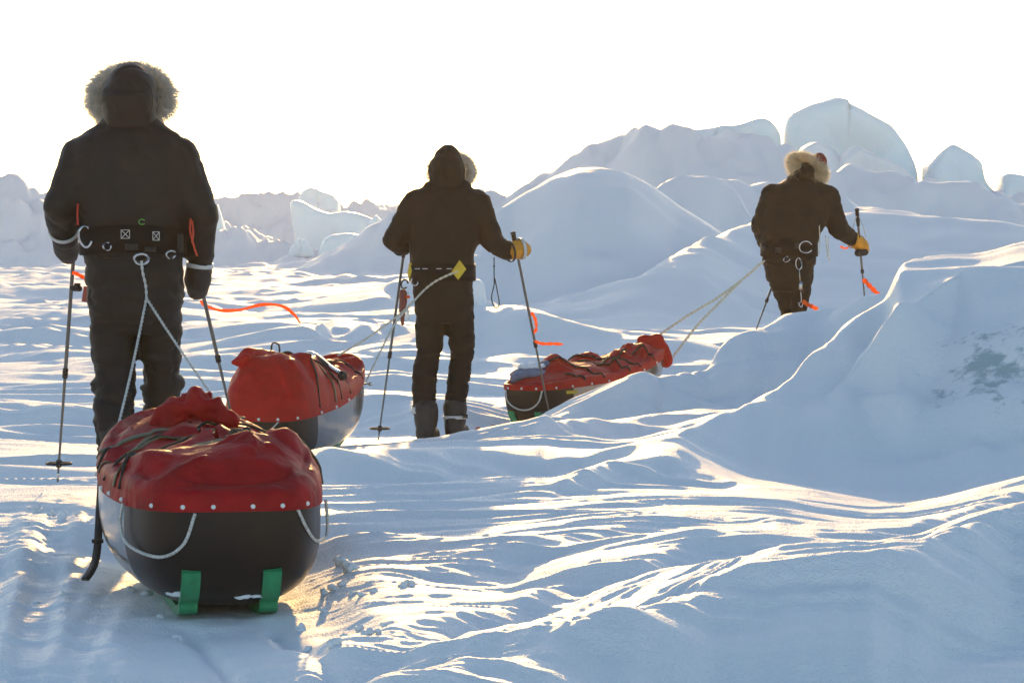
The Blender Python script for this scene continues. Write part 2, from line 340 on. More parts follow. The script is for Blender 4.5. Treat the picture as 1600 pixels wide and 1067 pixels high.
    z = z * (1 - .75 * fan) + .75 * fan * (.118 + .075 * fx - .05 * fy)
    fy2 = fy * (1 + .25 * np.clip(fx, -1, 1)) + .015 * gn(x * 2.2, y * 2.2, 44)
    z = z + fan * (.012 * ridged(fx / 1.8, fy2 / .10, 45) + .008 * ridged(fx / 1.2, fy2 / .042, 46))
    for tx, ty, aa, wd, dp in ((-1.52, 10, 7, .05, .022), (-1.70, 10, 8, .05, .020), (-1.36, 11, 3, .045, .014)):
        la = (x - tx) * math.cos(R(aa)) + (y - ty) * math.sin(R(aa)) + .012 * gn(y / .5, y * 0 + tx, 98); tm = sst(6.5, 7.5, y) * (1 - sst(12.3, 13.2, y)) * (y > 0)
        dp = dp * .6; z = z - tm * dp * np.exp(-(la / wd) ** 4) + tm * dp * .5 * np.exp(-((np.abs(la) - wd * 1.7) / .025) ** 2) * (1 + .5 * gn(x / .3, y / .4, 99))
    # trampled snow in the sled track
    tr = np.exp(-((px - 330) / 210) ** 2) * sst(6, 7.5, y) * (1 - sst(10.5, 12, y)) + np.exp(-((px - 690) / 120) ** 2) * sst(16, 18, y) * (1 - sst(19.5, 21, y)) + .8 * np.exp(-((px - 90) / 110) ** 2) * sst(10, 11, y) * (1 - sst(12.5, 14, y))
    lump = np.clip(fb(x / .16, y / .16, 3, 81), -.3, 1)
    z = z + tr * (.010 * lump + .0012 * fine_ * gn(x / .07, y / .07, 82))
    # the runners have pressed the snow flat under and behind the nearest sled
    st = P(362, 960, 9.62); lat = (x - st[0]) * math.cos(R(11)) + (y - st[1]) * math.sin(R(11)); lon = -(x - st[0]) * math.sin(R(11)) + (y - st[1]) * math.cos(R(11))
    fl = np.exp(-(lat / .40) ** 4) * sst(-1.6, -.2, lon) * (1 - sst(2.0, 2.5, lon))
    z = z * (1 - .9 * fl) + (-.045 + .010 * gn(x / .3, y / .3, 95) + .006 * gn(x / .09, y / .09, 96)) * .9 * fl
    beh = np.exp(-(lat / .42) ** 6) * sst(-4, -.6, lon) * (1 - sst(-.1, .1, lon))
    z = z - beh * .028 * (np.exp(-((np.abs(lat) - .125) / .034) ** 2) + .5 * np.exp(-(lat / .36) ** 6)) + beh * .018 * np.exp(-((np.abs(lat) - .40) / .05) ** 2) * (1 + gn(x / .12, y / .12, 97))
    return z
def build_ground():
    fine = R(11.8)
    th = np.concatenate([np.linspace(-math.pi, -R(60), 24, endpoint=False), np.linspace(-R(60), -R(20), 40, endpoint=False), np.linspace(-R(20), -fine, 60, endpoint=False),
                         np.linspace(-fine, fine, 1000, endpoint=False), np.linspace(fine, R(20), 60, endpoint=False), np.linspace(R(20), R(60), 40, endpoint=False), np.linspace(R(60), math.pi, 24, endpoint=False)])
    rr = np.concatenate([np.geomspace(.3, 7.2, 60, endpoint=False), np.geomspace(7.2, 26, 1000, endpoint=False), np.geomspace(26, 85, 330, endpoint=False), np.geomspace(85, 150, 240, endpoint=False), np.geomspace(150, 200, 40, endpoint=False), np.geomspace(200, 330, 40)])
    T, Q = np.meshgrid(th, rr); x = (Q * np.sin(T)).ravel(); y = (Q * np.cos(T)).ravel(); z = ground_z(x, y)
    nt_, nr = len(th), len(rr); nv = nt_ * nr
    co = np.stack([x, y, z], 1); co = np.vstack([co, [0, 0, -.25]])
    i = np.arange(nr - 1)[:, None] * nt_; j = np.arange(nt_)[None, :]; j2 = (j + 1) % nt_
    q = np.stack([i + j, i + nt_ + j, i + nt_ + j2, i + j2], -1).reshape(-1, 4)
    t = np.stack([np.full(nt_, nv), np.arange(nt_), (np.arange(nt_) + 1) % nt_], 1)
    me = bpy.data.meshes.new('ground'); me.vertices.add(nv + 1); me.vertices.foreach_set('co', co.ravel())
    loops = np.concatenate([q[:, ::1].ravel(), t.ravel()]); me.loops.add(len(loops)); me.loops.foreach_set('vertex_index', loops.astype(np.int32))
    st = np.concatenate([np.arange(len(q)) * 4, len(q) * 4 + np.arange(nt_) * 3]); tot = np.concatenate([np.full(len(q), 4), np.full(nt_, 3)])
    me.polygons.add(len(st)); me.polygons.foreach_set('loop_start', st.astype(np.int32)); me.polygons.foreach_set('loop_total', tot.astype(np.int32))
    me.polygons.foreach_set('use_smooth', np.ones(len(st), bool)); me.update(calc_edges=True); me.validate()
    me.materials.append(M_SNOW)
    o = bpy.data.objects.new('ground', me); COL.objects.link(o)
    try: o.cycles.shadow_terminator_geometry_offset = .5; o.cycles.shadow_terminator_offset = .05
    except Exception: pass
    tag(o, 'wind-carved snow field with sastrugi, drifts, banks and pressure ridges', 'snow', kind='structure')
    return o
build_ground()
def gz(x, y): return float(ground_z(np.array([x]), np.array([y]))[0])

# ------------------------------------------------------------------ thin volume added to imitate lens glare
def build_glare_haze():
    v, f = box((0, 150, 3.6), (420, 500, 5.4))
    m = bpy.data.materials.new('glare_haze'); m.use_nodes = True; n = m.node_tree; n.nodes.remove(n.nodes['Principled BSDF'])
    q = n.nodes.new('ShaderNodeVolumePrincipled'); q.inputs['Color'].default_value = (1, .89, .74, 1); q.inputs['Density'].default_value = GLARE_HAZE
    q.inputs['Anisotropy'].default_value = .72
    n.links.new(q.outputs[0], n.nodes['Material Output'].inputs['Volume'])
    o = mk('glare_haze', v, f, m, None, False); tag(o, 'thin bright volume added over the snow field to imitate lens glare', 'glare_haze', kind='stuff')
    return o
# ------------------------------------------------------------------ ice blocks of the pressure ridges
def resample(poly, n):
    p = np.asarray(poly, float); q = np.vstack([p, p[:1]]); L = np.concatenate([[0], np.cumsum(np.hypot(*np.diff(q, axis=0).T))])
    t = np.linspace(0, L[-1], n, endpoint=False); r = np.stack([np.interp(t, L, q[:, 0]), np.interp(t, L, q[:, 1])], 1)
    return .5 * r + .25 * np.roll(r, 1, 0) + .25 * np.roll(r, -1, 0)
def ice_block(outline, d, thick, label, rough=.05, power=6.0, mat_=None, group='ice blocks in the pressure ridges', name='ice_block', cat='ice block', lean=0.0):
    n = 72; pl = resample([P(a, b, d)[[0, 2]] for a, b in outline], n); c = pl.mean(0); yc = P(800, 400, d)[1]
    V = []; Fc = []
    sl = [0, .2, .4, .6, .75, .86, .93, .975, .995]
    rings = [(-(1 - a ** power) ** (1 / power), a) for a in sl] + [(l, 1.0) for l in (-.3, -.1, .1, .3)] + [((1 - a ** power) ** (1 / power), a) for a in sl[::-1]]
    for l, s_ in rings:
        for k in range(n):
            x, z = c + (pl[k] - c) * max(s_, .01)
            V.append((x, yc + l * thick / 2 + lean * (z - c[1]), z))
    V = np.array(V); sc_ = 1.3 / max(.15, np.ptp(pl, axis=0).max()); sd_ = random.random() * 90
    sz = np.ptp(pl, axis=0).max()
    V = V + np.stack([n3(V, sc_ * 2.2, sd_), 1.6 * n3(V, sc_ * 2.0, sd_ + 9), n3(V, sc_ * 2.2, sd_ + 5)], 1) * rough * sz * np.array([.35, 1.3, .35])
    V = V + np.stack([n3(V, sc_ * 7, sd_), n3(V, sc_ * 7, sd_ + 9), n3(V, sc_ * 7, sd_ + 5)], 1) * rough * sz * .16
    fac = np.array([mnoise.noise(Vector(p * sc_ * 1.5 + sd_), noise_basis='VORONOI_F1') for p in V]); V[:, 1] += (fac - .4) * rough * sz * 2.6; V[:, 0] += (fac - .4) * rough * sz * .5 * np.sign(V[:, 0] - c[0]); V[:, 2] += (fac - .4) * rough * sz * .45
    m = len(rings)
    for i in range(m - 1):
        for k in range(n): Fc.append((i * n + k, i * n + (k + 1) % n, (i + 1) * n + (k + 1) % n, (i + 1) * n + k))
    o = mk(name, V, Fc, mat_ or M_ICE); recenter(o)
    return tag(o, label, cat, group)
ice_block([(1212, 330), (1219, 205), (1223, 190), (1250, 170), (1285, 155), (1302, 148), (1330, 162), (1370, 184), (1392, 197), (1410, 224), (1426, 256), (1436, 330)], 79, 2.2, 'tallest pale blue ice block, pointed like a tent on the right skyline', .04)
ice_block([(1000, 260), (1012, 213), (1045, 209), (1062, 205), (1100, 200), (1118, 195), (1150, 195), (1190, 185), (1206, 192), (1217, 212), (1216, 275), (1000, 275)], 77.6, 2.0, 'long low ice slab left of the tallest block on the right ridge', .03)
ice_block([(1436, 345), (1443, 259), (1462, 236), (1484, 226), (1512, 239), (1529, 253), (1536, 284), (1552, 304), (1546, 345)], 78, 1.8, 'middle sized rounded ice block between the tallest block and the right picture edge', .04)
ice_block([(1550, 350), (1556, 295), (1561, 270), (1582, 271), (1640, 284), (1690, 300), (1700, 350)], 77.5, 1.8, 'flat topped ice block cut by the right picture edge', .04)
ice_block([(1225, 320), (1240, 250), (1252, 231), (1272, 219), (1298, 232), (1322, 262), (1336, 320)], 74.0, 1.5, 'rounded snowy lump in front of the left half of the tallest block', .05, mat_=M_CRUST)
ice_block([(1290, 330), (1306, 246), (1330, 227), (1362, 241), (1398, 252), (1436, 288), (1446, 330)], 73.5, 1.6, 'broad snowy lump in front of the right half of the tallest block', .05, mat_=M_CRUST)
ice_block([(1395, 345), (1410, 300), (1440, 285), (1475, 296), (1500, 318), (1510, 345)], 72.8, 1.4, 'low snowy hump at the foot of the middle sized right block', .05, mat_=M_CRUST)
ice_block([(462, 405), (459, 360), (454, 314), (470, 313), (490, 324), (512, 333), (540, 330), (562, 333), (585, 340), (604, 352), (606, 405)], 104, 1.6, 'large slanting slab with a sunlit left edge between the two nearer skiers', .03, 6)
ice_block([(466, 332), (468, 312), (472, 299), (488, 291), (504, 299), (520, 305), (531, 314), (534, 334)], 128, 1.8, 'shaded knobbly boulder of ice on top of the skyline left of centre', .06)
ice_block([(492, 414), (500, 385), (507, 372), (520, 366), (545, 364), (563, 366), (565, 386), (585, 394), (602, 404), (604, 415)], 97, 1.2, 'low flat topped block in front of the large slanting slab', .03, 5)
ice_block([(562, 402), (576, 352), (588, 335), (598, 346), (614, 361), (628, 380), (634, 404)], 100, 1.3, 'pointed ice block just left of the middle skier', .04)
ice_block([(448, 402), (456, 384), (466, 373), (476, 374), (488, 388), (494, 402)], 98.5, .8, 'small rounded block at the left foot of the large slanting slab', .05)
ice_block([(566, 340), (570, 322), (578, 316), (586, 321), (589, 340)], 150, 1.0, 'left one of two small knobs of ice on the far skyline', .05)
ice_block([(588, 340), (590, 323), (597, 318), (604, 325), (608, 340)], 151, 1.0, 'right one of two small knobs of ice on the far skyline', .05)
ice_block([(606, 345), (612, 326), (624, 322), (640, 327), (650, 345)], 149, 1.0, 'blunt knob of far ice beside the left shoulder of the middle skier', .05)
ice_block([(734, 325), (739, 303), (747, 294), (757, 295), (764, 304), (768, 325)], 101, .8, 'small dark ice knob behind the right shoulder of the middle skier', .05)
ice_block([(330, 372), (334, 340), (341, 320), (347, 338), (353, 358), (357, 374)], 102, .6, 'upright ice splinter beside the right sleeve of the nearest skier', .04)
ice_block([(392, 332), (396, 321), (405, 318), (416, 322), (420, 332)], 139, 1.0, 'tiny ice knob on the skyline right of the nearest skier', .05)
_o = ice_block([(724, 500), (730, 450), (740, 436), (750, 437), (757, 450), (760, 468), (766, 486), (770, 500)], 31, .22, 'small upright stub of snow beside the right hip of the middle skier', .05, mat_=M_CRUST, name='snow_stub', cat='snow block')
del _o['group']
# loose crumbs of broken crust beside the nearest sled
def chunk(px, py, r, label, group='loose snow chunks beside the nearest sled'):
    d = 1.15 * F / (py - 400)
    for _ in range(12):
        p = P(px, py, d); d += (p[2] - gz(p[0], p[1])) * F / (py - 400)
    p = P(px, py, d); c = (p[0], p[1], gz(p[0], p[1]) + r * .45)
    v, f = ellipsoid(c, (r, r * .9, r * .72), 18, 10); v = np.array(v); v = v + (v - np.array(c)) * (1.1 * n3(v, .9 / r, px) + .5 * n3(v, 2.2 / r, py))[:, None]
    o = mk('snow_chunk', v, f, M_CRUST); recenter(o); tag(o, label, 'snow chunk', group)
chunk(546, 893, .030, 'largest loose lump of snow right of the nearest sled')
chunk(532, 886, .022, 'second lump of snow, left behind the largest one right of the nearest sled')
for x_, y_, r_ in [(640, 915, .016), (628, 918, .013), (585, 924, .012), (520, 930, .016), (535, 928, .013), (550, 930, .011), (565, 931, .013), (505, 928, .012), (760, 880, .009), (632, 882, .009), (710, 1035, .017), (560, 985, .013), (575, 990, .016), (540, 998, .013), (522, 1010, .016), (590, 988, .011), (600, 978, .009), (505, 965, .012), (470, 985, .014), (480, 1020, .015), (60, 800, .02), (80, 806, .016), (100, 812, .02), (120, 805, .014), (135, 820, .014), (55, 945, .012), (100, 930, .012), (230, 930, .014), (205, 922, .012), (250, 965, .013), (280, 985, .013)]:
    chunk(x_, y_, r_, 'small loose crumb of snow lying on the trampled crust')
# ------------------------------------------------------------------ expedition sleds
M_BLACKHULL = mat('black_gelcoat', (.007, .006, .005), rough=.32, spec=.3, coat=.0, var=(7, .25))
M_SILVER = mat('silver_laminate', (.30, .30, .30), rough=.16, metal=.8, var=(5, .12), bump=(3.5, .25, .03))
M_RED = mat('red_coated_fabric', (.33, .007, .011), rough=.55, spec=.15, trans=.12, var=(9, .3), bump=(13, .55, .03))
M_REDTOP = mat('bright_red_fabric', (.50, .012, .010), rough=.5, spec=.2, trans=.22, var=(14, .15), bump=(38, .25, .01))
M_GREEN = mat('green_runner_plastic', (.015, .25, .10), rough=.4, var=(30, .2))
M_OLIVE = mat('olive_webbing', (.13, .12, .075), rough=.8, bump=(160, .4, .003))
M_CORD = mat('black_cord', (.02, .018, .016), rough=.7)
M_ROPE = mat('grey_white_rope', (.55, .54, .50), rough=.8, bump=(240, .8, .004), var=(120, .35))
M_ROPEY = mat('cream_rope', (.62, .56, .44), rough=.8, bump=(200, .8, .004), var=(120, .3))
M_WHITE = mat('white_plastic', (.75, .75, .72), rough=.5)
M_STEEL = mat('steel', (.55, .56, .57), rough=.25, metal=1.0)
M_YELLOW = mat('yellow_fabric', (.62, .42, .03), rough=.7, var=(30, .15))
M_BAG = mat('blue_grey_bag', (.16, .19, .27), rough=.7, var=(20, .3), bump=(60, .4, .01))
class Pulk:
    def __init__(s, org, yaw, pitch, scale, L, hpts, seed, label, red, bulge=0.0, hwid=.30):
        s.hwid = hwid
        s.L, s.seed, s.scale = L, seed, scale
        cy, sy = math.cos(yaw), math.sin(yaw); cp, sp = math.cos(pitch), math.sin(pitch)
        fx = np.array([-sy * cp, cy * cp, sp]); ly = np.array([-cy, -sy, 0.0]); uz = np.cross(fx, ly); uz = uz if uz[2] > 0 else -uz
        s.M = np.stack([fx, ly, uz], 1) * scale; s.o = np.asarray(org, float); s.hx, s.hh = zip(*hpts); s.red = red
        s.root = thing('pulk_sled', s.o, label, 'sled', 'three red covered pulk sleds'); s.bulge = bulge
        n = 200; s.out = []
        for k in range(n):
            a = 2 * math.pi * k / n; c, q = math.cos(a), math.sin(a); e = 2 / 4.2 if c < 0 else 2 / 2.1
            e2 = 2 / 4.2 if c < 0 else 2 / 2.0
            x = L * .46 + (L * .46 if c < 0 else L * .54) * math.copysign(abs(c) ** e, c); y = s.hwid * math.copysign(abs(q) ** e2, q)
            y *= 1 - .10 * max(0, 1 - x / .7)
            s.out.append((x, y))
        s.out = np.array(s.out)
    def W(s, p): return s.o + np.asarray(p, float) @ s.M.T
    def g(s, x): return .345 + .15 * np.clip((x / s.L - .35) / .65, 0, 1) ** 1.7
    def keel(s, x): return .028 + .36 * np.clip((x / s.L - .62) / .38, 0, 1) ** 2
    def spine(s, x): return np.clip(x, .30, s.L - .50)
    def h(s, x): return np.interp(x, s.hx, s.hh)
    def top(s, xo, yo, t, off=0.0):
        """point on the cover; t = 1 at the rim, 0 on the ridge"""
        xs = s.spine(xo); x = xs + (xo - xs) * t; y = yo * t * (1 + .05 * np.sin(np.pi * t) * (1 + s.bulge)); dome = np.clip(1 - t ** 3.0, 0, 1) ** .62
        pt = np.stack([x, y, x * 0], -1).reshape(-1, 3)
        def crk(sc, sd_, q=pt): return np.array([mnoise.noise(Vector((p[0] * sc + sd_, p[1] * sc * .9, p[2] * sc + .6 * mnoise.noise(Vector(p) * sc))), noise_basis='VORONOI_F2F1') for p in q])
        wr = n3(pt, 3.6, s.seed) * .030 + n3(pt, 8.0, s.seed + 4) * .008
        wp = pt + .10 * np.stack([n3(pt, 4, s.seed + 1), n3(pt, 4, s.seed + 2), n3(pt, 4, s.seed + 6)], 1)
        wr = wr - .055 * np.clip(.45 - crk(3.6, s.seed, wp), 0, 1) * 1.2 - .020 * np.clip(.5 - crk(8.5, s.seed + 5, wp), 0, 1) + .018
        wr = wr.reshape(np.shape(x)); asym = 1 + .12 * np.sin(3.1 * x + s.seed) * np.sign(y) * np.minimum(1, np.abs(y) / .1)
        z = s.g(x) + .022 + (s.h(x) * asym) * dome + wr * np.clip((1 - t) * 5, 0, 1) + off
        ss = n3(np.stack([xo * np.ones_like(t), yo * np.ones_like(t), 1.5 * t], -1).reshape(-1, 3), 8.0, s.seed + 3).reshape(np.shape(x)) * .03 * np.clip((1.06 - t) * 6, 0, 1)
        k = 1 + ss
        return np.stack([xs + (x - xs) * k, y * k, z], -1)
    def grid(s, pts, name, m, parent, mats=None, fm=None):
        nr, n = pts.shape[0], pts.shape[1]; V = s.W(pts.reshape(-1, 3)); Fc = [(i * n + k, i * n + (k + 1) % n, (i + 1) * n + (k + 1) % n, (i + 1) * n + k) for i in range(nr - 1) for k in range(n)]
        fmat = None if fm is None else [fm[k] for i in range(nr - 1) for k in range(n)]
        return mk(name, V, Fc, m, parent, True, mats, fmat)
    def build(s):
        xo, yo = s.out[:, 0], s.out[:, 1]; n = len(xo); p = 2.9
        rows = [np.stack([xo * 1.0, yo, s.g(xo) + .004], -1)]
        for f in np.linspace(0, math.pi / 2, 30):
            c = math.cos(f) ** (2 / p) if f < 1.57 else .001; q = math.sin(f) ** (2 / p); xs = s.spine(xo)
            x = xs + (xo - xs) * c; y = yo * c * (1 + .05 * math.sin(2 * f)); z = s.g(x) - (s.g(x) - s.keel(x)) * q
            rows.append(np.stack([x, y, z], -1))
        # the hull: dark stern, bright sides
        tx = np.gradient(s.out, axis=0); nx = np.abs(np.roll(tx[:, 1], 0)) / (np.hypot(tx[:, 0], tx[:, 1]) + 1e-9)
        fm = [0 if (xo[k] < .3 and nx[k] > .10) or xo[k] < .03 else 1 for k in range(n)]
        s.hull = s.grid(np.array(rows), 'hull', None, s.root, [M_BLACKHULL, M_SILVER], fm)
        # the cover
        cx, cyy = s.L * .46, 0; ox = cx + (xo - cx) * 1.012; oy = yo * 1.022
        rows = [np.stack([ox, oy, s.g(xo) - .016], -1), np.stack([ox, oy, s.g(xo) + .004], -1)]
        for t in np.concatenate([np.linspace(1, .9, 9), np.linspace(.88, .02, 44)]): rows.append(s.top(ox, oy, np.full(n, t)))
        s.cover = s.grid(np.array(rows), 'cover', s.red, s.root)
    def rim(s, x, side):
        k = np.argmin(np.abs(s.out[:, 0] - x) + (np.sign(s.out[:, 1]) != side) * 9); return s.out[k]
    def strap(s, x, width, m, name='strap', x2=None, off=.006, t0=1.0):
        """a band laid across the cover from rim to rim"""
        x2 = x if x2 is None else x2; T = np.linspace(-t0, t0, 61); V = []; thick = .004
        for t in T:
            side = 1 if t < 0 else -1; xc = x + (x2 - x) * (t + 1) / 2; ro = s.rim(xc, side)
            for dx in (-.5, .5):
                for o_ in (off - thick, off):
                    q = s.top(np.array([ro[0] + dx * width]), np.array([ro[1] * 1.022]), np.array([max(.03, abs(t))]), o_)[0]; V.append(q * np.array([1, 1 + (.012 if o_ == off else 0.004), 1]))
        n = len(T); Fc = []
        for i in range(n - 1):
            a = i * 4; b = a + 4
            Fc += [(a, a + 1, b + 1, b), (a + 1, a + 3, b + 3, b + 1), (a + 3, a + 2, b + 2, b + 3), (a + 2, a, b, b + 2)]
        return mk(name, s.W(V), Fc, m, s.cover)
    def cord(s, path, r, m, name='lacing_cord'):
        """path = list of (x, signed t)"""
        pts = []
        for x, t in spline([(a, b, 0) for a, b in path], 15)[:, :2]:
            ro = s.rim(x, 1 if t < 0 else -1); pts.append(s.top(np.array([ro[0]]), np.array([ro[1] * 1.03]), np.array([max(.03, min(1, abs(t)))]), r * 1.0)[0])
        v, f = tube(s.W(spline(pts, 60)), r * s.scale, 8); return mk(name, v, f, m, s.cover)
    def snaps(s, ys, sides=()):
        for y in ys:
            k = np.argmin(np.abs(s.out[:, 1] - y) + (s.out[:, 0] > .35) * 9); c = np.array([s.out[k, 0], s.out[k, 1] * 1.02, 0.0]); c[2] = s.g(c[0]) - .001
            c[0] = s.L * .46 + (c[0] - s.L * .46) * 1.014
            v, f = ellipsoid(s.W(c), (.0075, .005, .0075), 14, 8); mk('snap', v, f, M_WHITE, s.cover)
        for x, sd_ in sides:
            ro = s.rim(x, sd_); v, f = ellipsoid(s.W((ro[0], ro[1] * 1.028, s.g(ro[0]) - .002)), (.008, .008, .008), 12, 8); mk('snap', v, f, M_WHITE, s.cover)
    def runners(s, up=.15):
        p = 2.9
        for yy in (.118, -.118):
            pts = []
            for z in np.linspace(up, .05, 10):
                gg = float(s.g(0.0)); c = (1 - ((gg - z) / (gg - .028)) ** p) ** (1 / p); pts.append((.30 * (1 - c) - .012, z))
            pts += [(.30 * (1 - .42) - .04, .022), (.22, .004), (.32, 0.0)] + [(x, 0.0) for x in np.linspace(.45, s.L * .62, 6)] + [(x, float(s.keel(x)) - .02) for x in np.linspace(s.L * .68, s.L * .9, 6)]
            c = spline([(a, yy, b) for a, b in pts], 70); T = np.gradient(c, axis=0); V = []; Fc = []
            for i in range(len(c)):
                t = T[i] / np.linalg.norm(T[i]); nn = np.array([-t[2], 0, t[0]]); nn = nn if (nn @ np.array([.5, 0, .5])) > 0 else -nn
                for dy, dn in ((-.027, 0), (.027, 0), (.027, .03), (-.027, .03)): V.append(c[i] + np.array([0, dy, 0]) + nn * dn)
            for i in range(len(c) - 1):
                for k in range(4): Fc.append((i * 4 + k, i * 4 + (k + 1) % 4, i * 4 + 4 + (k + 1) % 4, i * 4 + 4 + k))
            Fc += [(3, 2, 1, 0), tuple((len(c) - 1) * 4 + k for k in range(4))]
            mk('runner', s.W(V), Fc, M_GREEN, s.root, False)
    def surf(s, y, z, off=.006):
        """point on the stern face at local y, z"""
        k = np.argmin(np.abs(s.out[:, 1] - y) + (s.out[:, 0] > .5) * 9); p = 2.9; gg = float(s.g(0.0)); r = min(.99, max(0, (gg - z) / (gg - .028))); c = (1 - r ** p) ** (1 / p)
        xo, yo = s.out[k]; xs = .30 if xo < .30 else xo; x = xs + (xo - xs) * c
        return np.array([x - off, yo * c * (1 + .05 * math.sin(2 * math.asin(min(1, r ** (p / 2))))) , z])
    def grab(s, ctrl, r=.005, m=None):
        pts = spline([s.surf(y, z, o_) * np.array([1, 1, 1]) + np.array([0, math.copysign(o_, y) * (abs(y) > .27), 0]) for y, z, o_ in ctrl], 40)
        v, f = tube(s.W(pts), r * s.scale, 8); return mk('grab_rope', v, f, m or M_ROPE, s.root)
def lump(name, parts, voxel, m, parent, seed=0, amp=.012, scale=14, smooth=3):
    b = MB()
    for q in parts: b.add(*q)
    co, f = remesh(b, voxel, smooth, lambda c: (n3(c, scale, seed) + .5 * n3(c, scale * 2.3, seed + 3)) * amp)
    return mk(name, co, f, m, parent)

# nearest sled
pA = P(364, 960, 9.62); pA[2] = -.042
A = Pulk(pA, R(11), R(.6), 1.07, 1.9, [(0, .13), (.12, .185), (.30, .220), (.55, .195), (.75, .185), (1.0, .13), (1.25, .14), (1.5, .13), (1.7, .11), (2.0, .07)], 3.0,
         'nearest and largest red covered sled with black stern and two green runners', M_RED, 0, .325)
A.build(); A.runners()
A.snaps([.225, .140, .048, -.048, -.140, -.222], [(.30, 1), (.5, 1), (.75, 1), (1.0, 1)])
A.grab([(.285, .335, .014), (.288, .27, .016), (.272, .215, .012), (.21, .195, .008), (.14, .235, .006), (.105, .325, .006)])
A.grab([(-.19, .335, .006), (-.225, .265, .007), (-.262, .225, .010), (-.288, .225, .016), (-.296, .27, .018), (-.29, .335, .016)])
A.strap(.42, .045, M_OLIVE); A.strap(.80, .035, M_OLIVE, x2=.72); A.strap(1.15, .03, M_OLIVE, x2=1.3)
A.cord([(.33, -1), (.5, -.6), (.62, -.2), (.7, .2), (.6, .6), (.5, 1)], .006, M_CORD); A.cord([(.62, -1), (.72, -.5), (.66, 0), (.9, .5), (1.0, 1)], .005, M_CORD); A.cord([(.95, -1), (1.1, -.4), (1.35, .3), (1.3, 1)], .005, M_CORD)
def at_top(s, x, t):
    ro = s.rim(x, 1 if t < 0 else -1); return s.W(s.top(np.array([ro[0]]), np.array([ro[1]]), np.array([abs(t)]), 0)[0])
for x_, t_ in ((.46, .13), (.40, .24)):
    c = at_top(A, x_, t_); v = MB(); v.add(*capsule(c - np.array([0, 0, .02]), .016, c + np.array([.008, 0, .028]), .015, 12)).add(*box(c + np.array([0, 0, .0]), (.022, .018, .02)))
    v.obj('clip', M_CORD, A.cover)
c0 = at_top(A, 1.5, -.1) + np.array([.03, 0, .02])
lump('cover_flap', [capsule(c0 + np.array([-.10, 0, -.04]), .05, c0 + np.array([.02, 0, .055]), .045), capsule(c0 + np.array([.02, 0, .05]), .045, c0 + np.array([.15, -.05, .0]), .035), capsule(c0 + np.array([.0, .05, .06]), .025, c0 + np.array([-.03, .02, .085]), .012), capsule(c0 + np.array([.06, .02, .05]), .02, c0 + np.array([.07, .02, .085]), .012)], .009, M_RED, A.cover, 5, .030, 15, 2)
tp = spline([P(168, 700, 11.1), P(160, 735, 11.0), P(156, 790, 10.7), P(153, 845, 10.55), P(149, 875, 10.45), P(142, 892, 10.35), P(133, 905, 10.28)], 50)
def band(pts, wdir, width, thick, name, m, parent):
    V = []; Fc = []; T = np.gradient(pts, axis=0)
    for i, p in enumerate(pts):
        t = T[i] / np.linalg.norm(T[i]); w_ = np.asarray(wdir(i) if callable(wdir) else wdir, float); w_ = w_ - t * (w_ @ t); w_ /= np.linalg.norm(w_); nn = np.cross(t, w_); wd = width(i) if callable(width) else width
        for a, b in ((-.5, -.5), (.5, -.5), (.5, .5), (-.5, .5)): V.append(p + w_ * wd * a + nn * thick * b)
    for i in range(len(pts) - 1):
        for k in range(4): Fc.append((i * 4 + k, i * 4 + (k + 1) % 4, i * 4 + 4 + (k + 1) % 4, i * 4 + 4 + k))
    Fc += [(3, 2, 1, 0), tuple((len(pts) - 1) * 4 + k for k in range(4))]
    return mk(name, V, Fc, m, parent)
ts = band(tp, (1, 0, 0), .026, .008, 'trailing_strap', M_CORD, A.root)
b_ = MB(); b_.add(*box(P(152.5, 845, 10.54), (.019, .008, .006))); b_.obj('buckle', M_CORD, ts)

for (y_, z_, w_) in ((.20, .078, .030), (.170, .084, .016), (-.08, .072, .030), (-.045, .070, .018)):
    q_ = A.W(A.surf(y_, z_, .0)); v, f = ellipsoid(q_, (w_, .005, .006), 26, 14); v = np.array(v); v = v + (v - q_) * (1.9 * n3(v, 70, y_))[:, None]
    mk('snow_smear', v, f, M_CRUST, A.hull)
# middle sled
pB = P(407, 720, 15.9); pB[2] = gz(pB[0], pB[1] + .4) - .0
pB[2] = -.035
B = Pulk(pB, R(-11), R(4.2), .88, 2.0, [(0, .29), (.1, .34), (.28, .385), (.55, .33), (.8, .27), (1.1, .21), (1.4, .15), (1.7, .10), (2.0, .05)], 21.0,
         'middle sled with a tall red load and bright silver right side', M_REDTOP, 1.2)
B.build(); B.runners(.17)
B.snaps([.225, .10, -.01, -.11, -.21], [(.35, -1), (.6, -1), (.85, -1)])
B.grab([(.06, .30, .006), (.0, .26, .006), (-.06, .27, .006), (-.12, .335, .006)], .004)
B.cord([(.32, 1), (.40, .7), (.5, .4), (.5, 0), (.45, -.5), (.4, -1)], .006, M_CORD); B.cord([(.75, 1), (.8, .5), (.8, 0), (.75, -1)], .006, M_CORD); B.cord([(.95, 1), (1.0, .4), (1.05, 0), (1.0, -1)], .006, M_CORD); B.cord([(1.4, 1), (1.45, .3), (1.4, -1)], .006, M_CORD)
B.strap(.62, .03, M_OLIVE)
c0 = P(388, 552, 16.05)
lump('cover_flap', [capsule(c0, .030, P(363, 567, 16.0), .007), capsule(P(384, 560, 16.0), .026, P(372, 567, 16.0), .016), capsule(c0, .032, P(384, 612, 16.0), .05), capsule(c0 + np.array([.0, .0, .0]), .03, P(425, 566, 16.3), .06), capsule(P(384, 612, 16.0), .05, P(430, 600, 16.2), .09)], .010, M_REDTOP, B.cover, 2, .010, 12)
hp = spline([P(424, 552, 16.35), P(425, 538, 16.35), P(431, 536, 16.35), P(436, 540, 16.35), P(437, 553, 16.35)], 24)
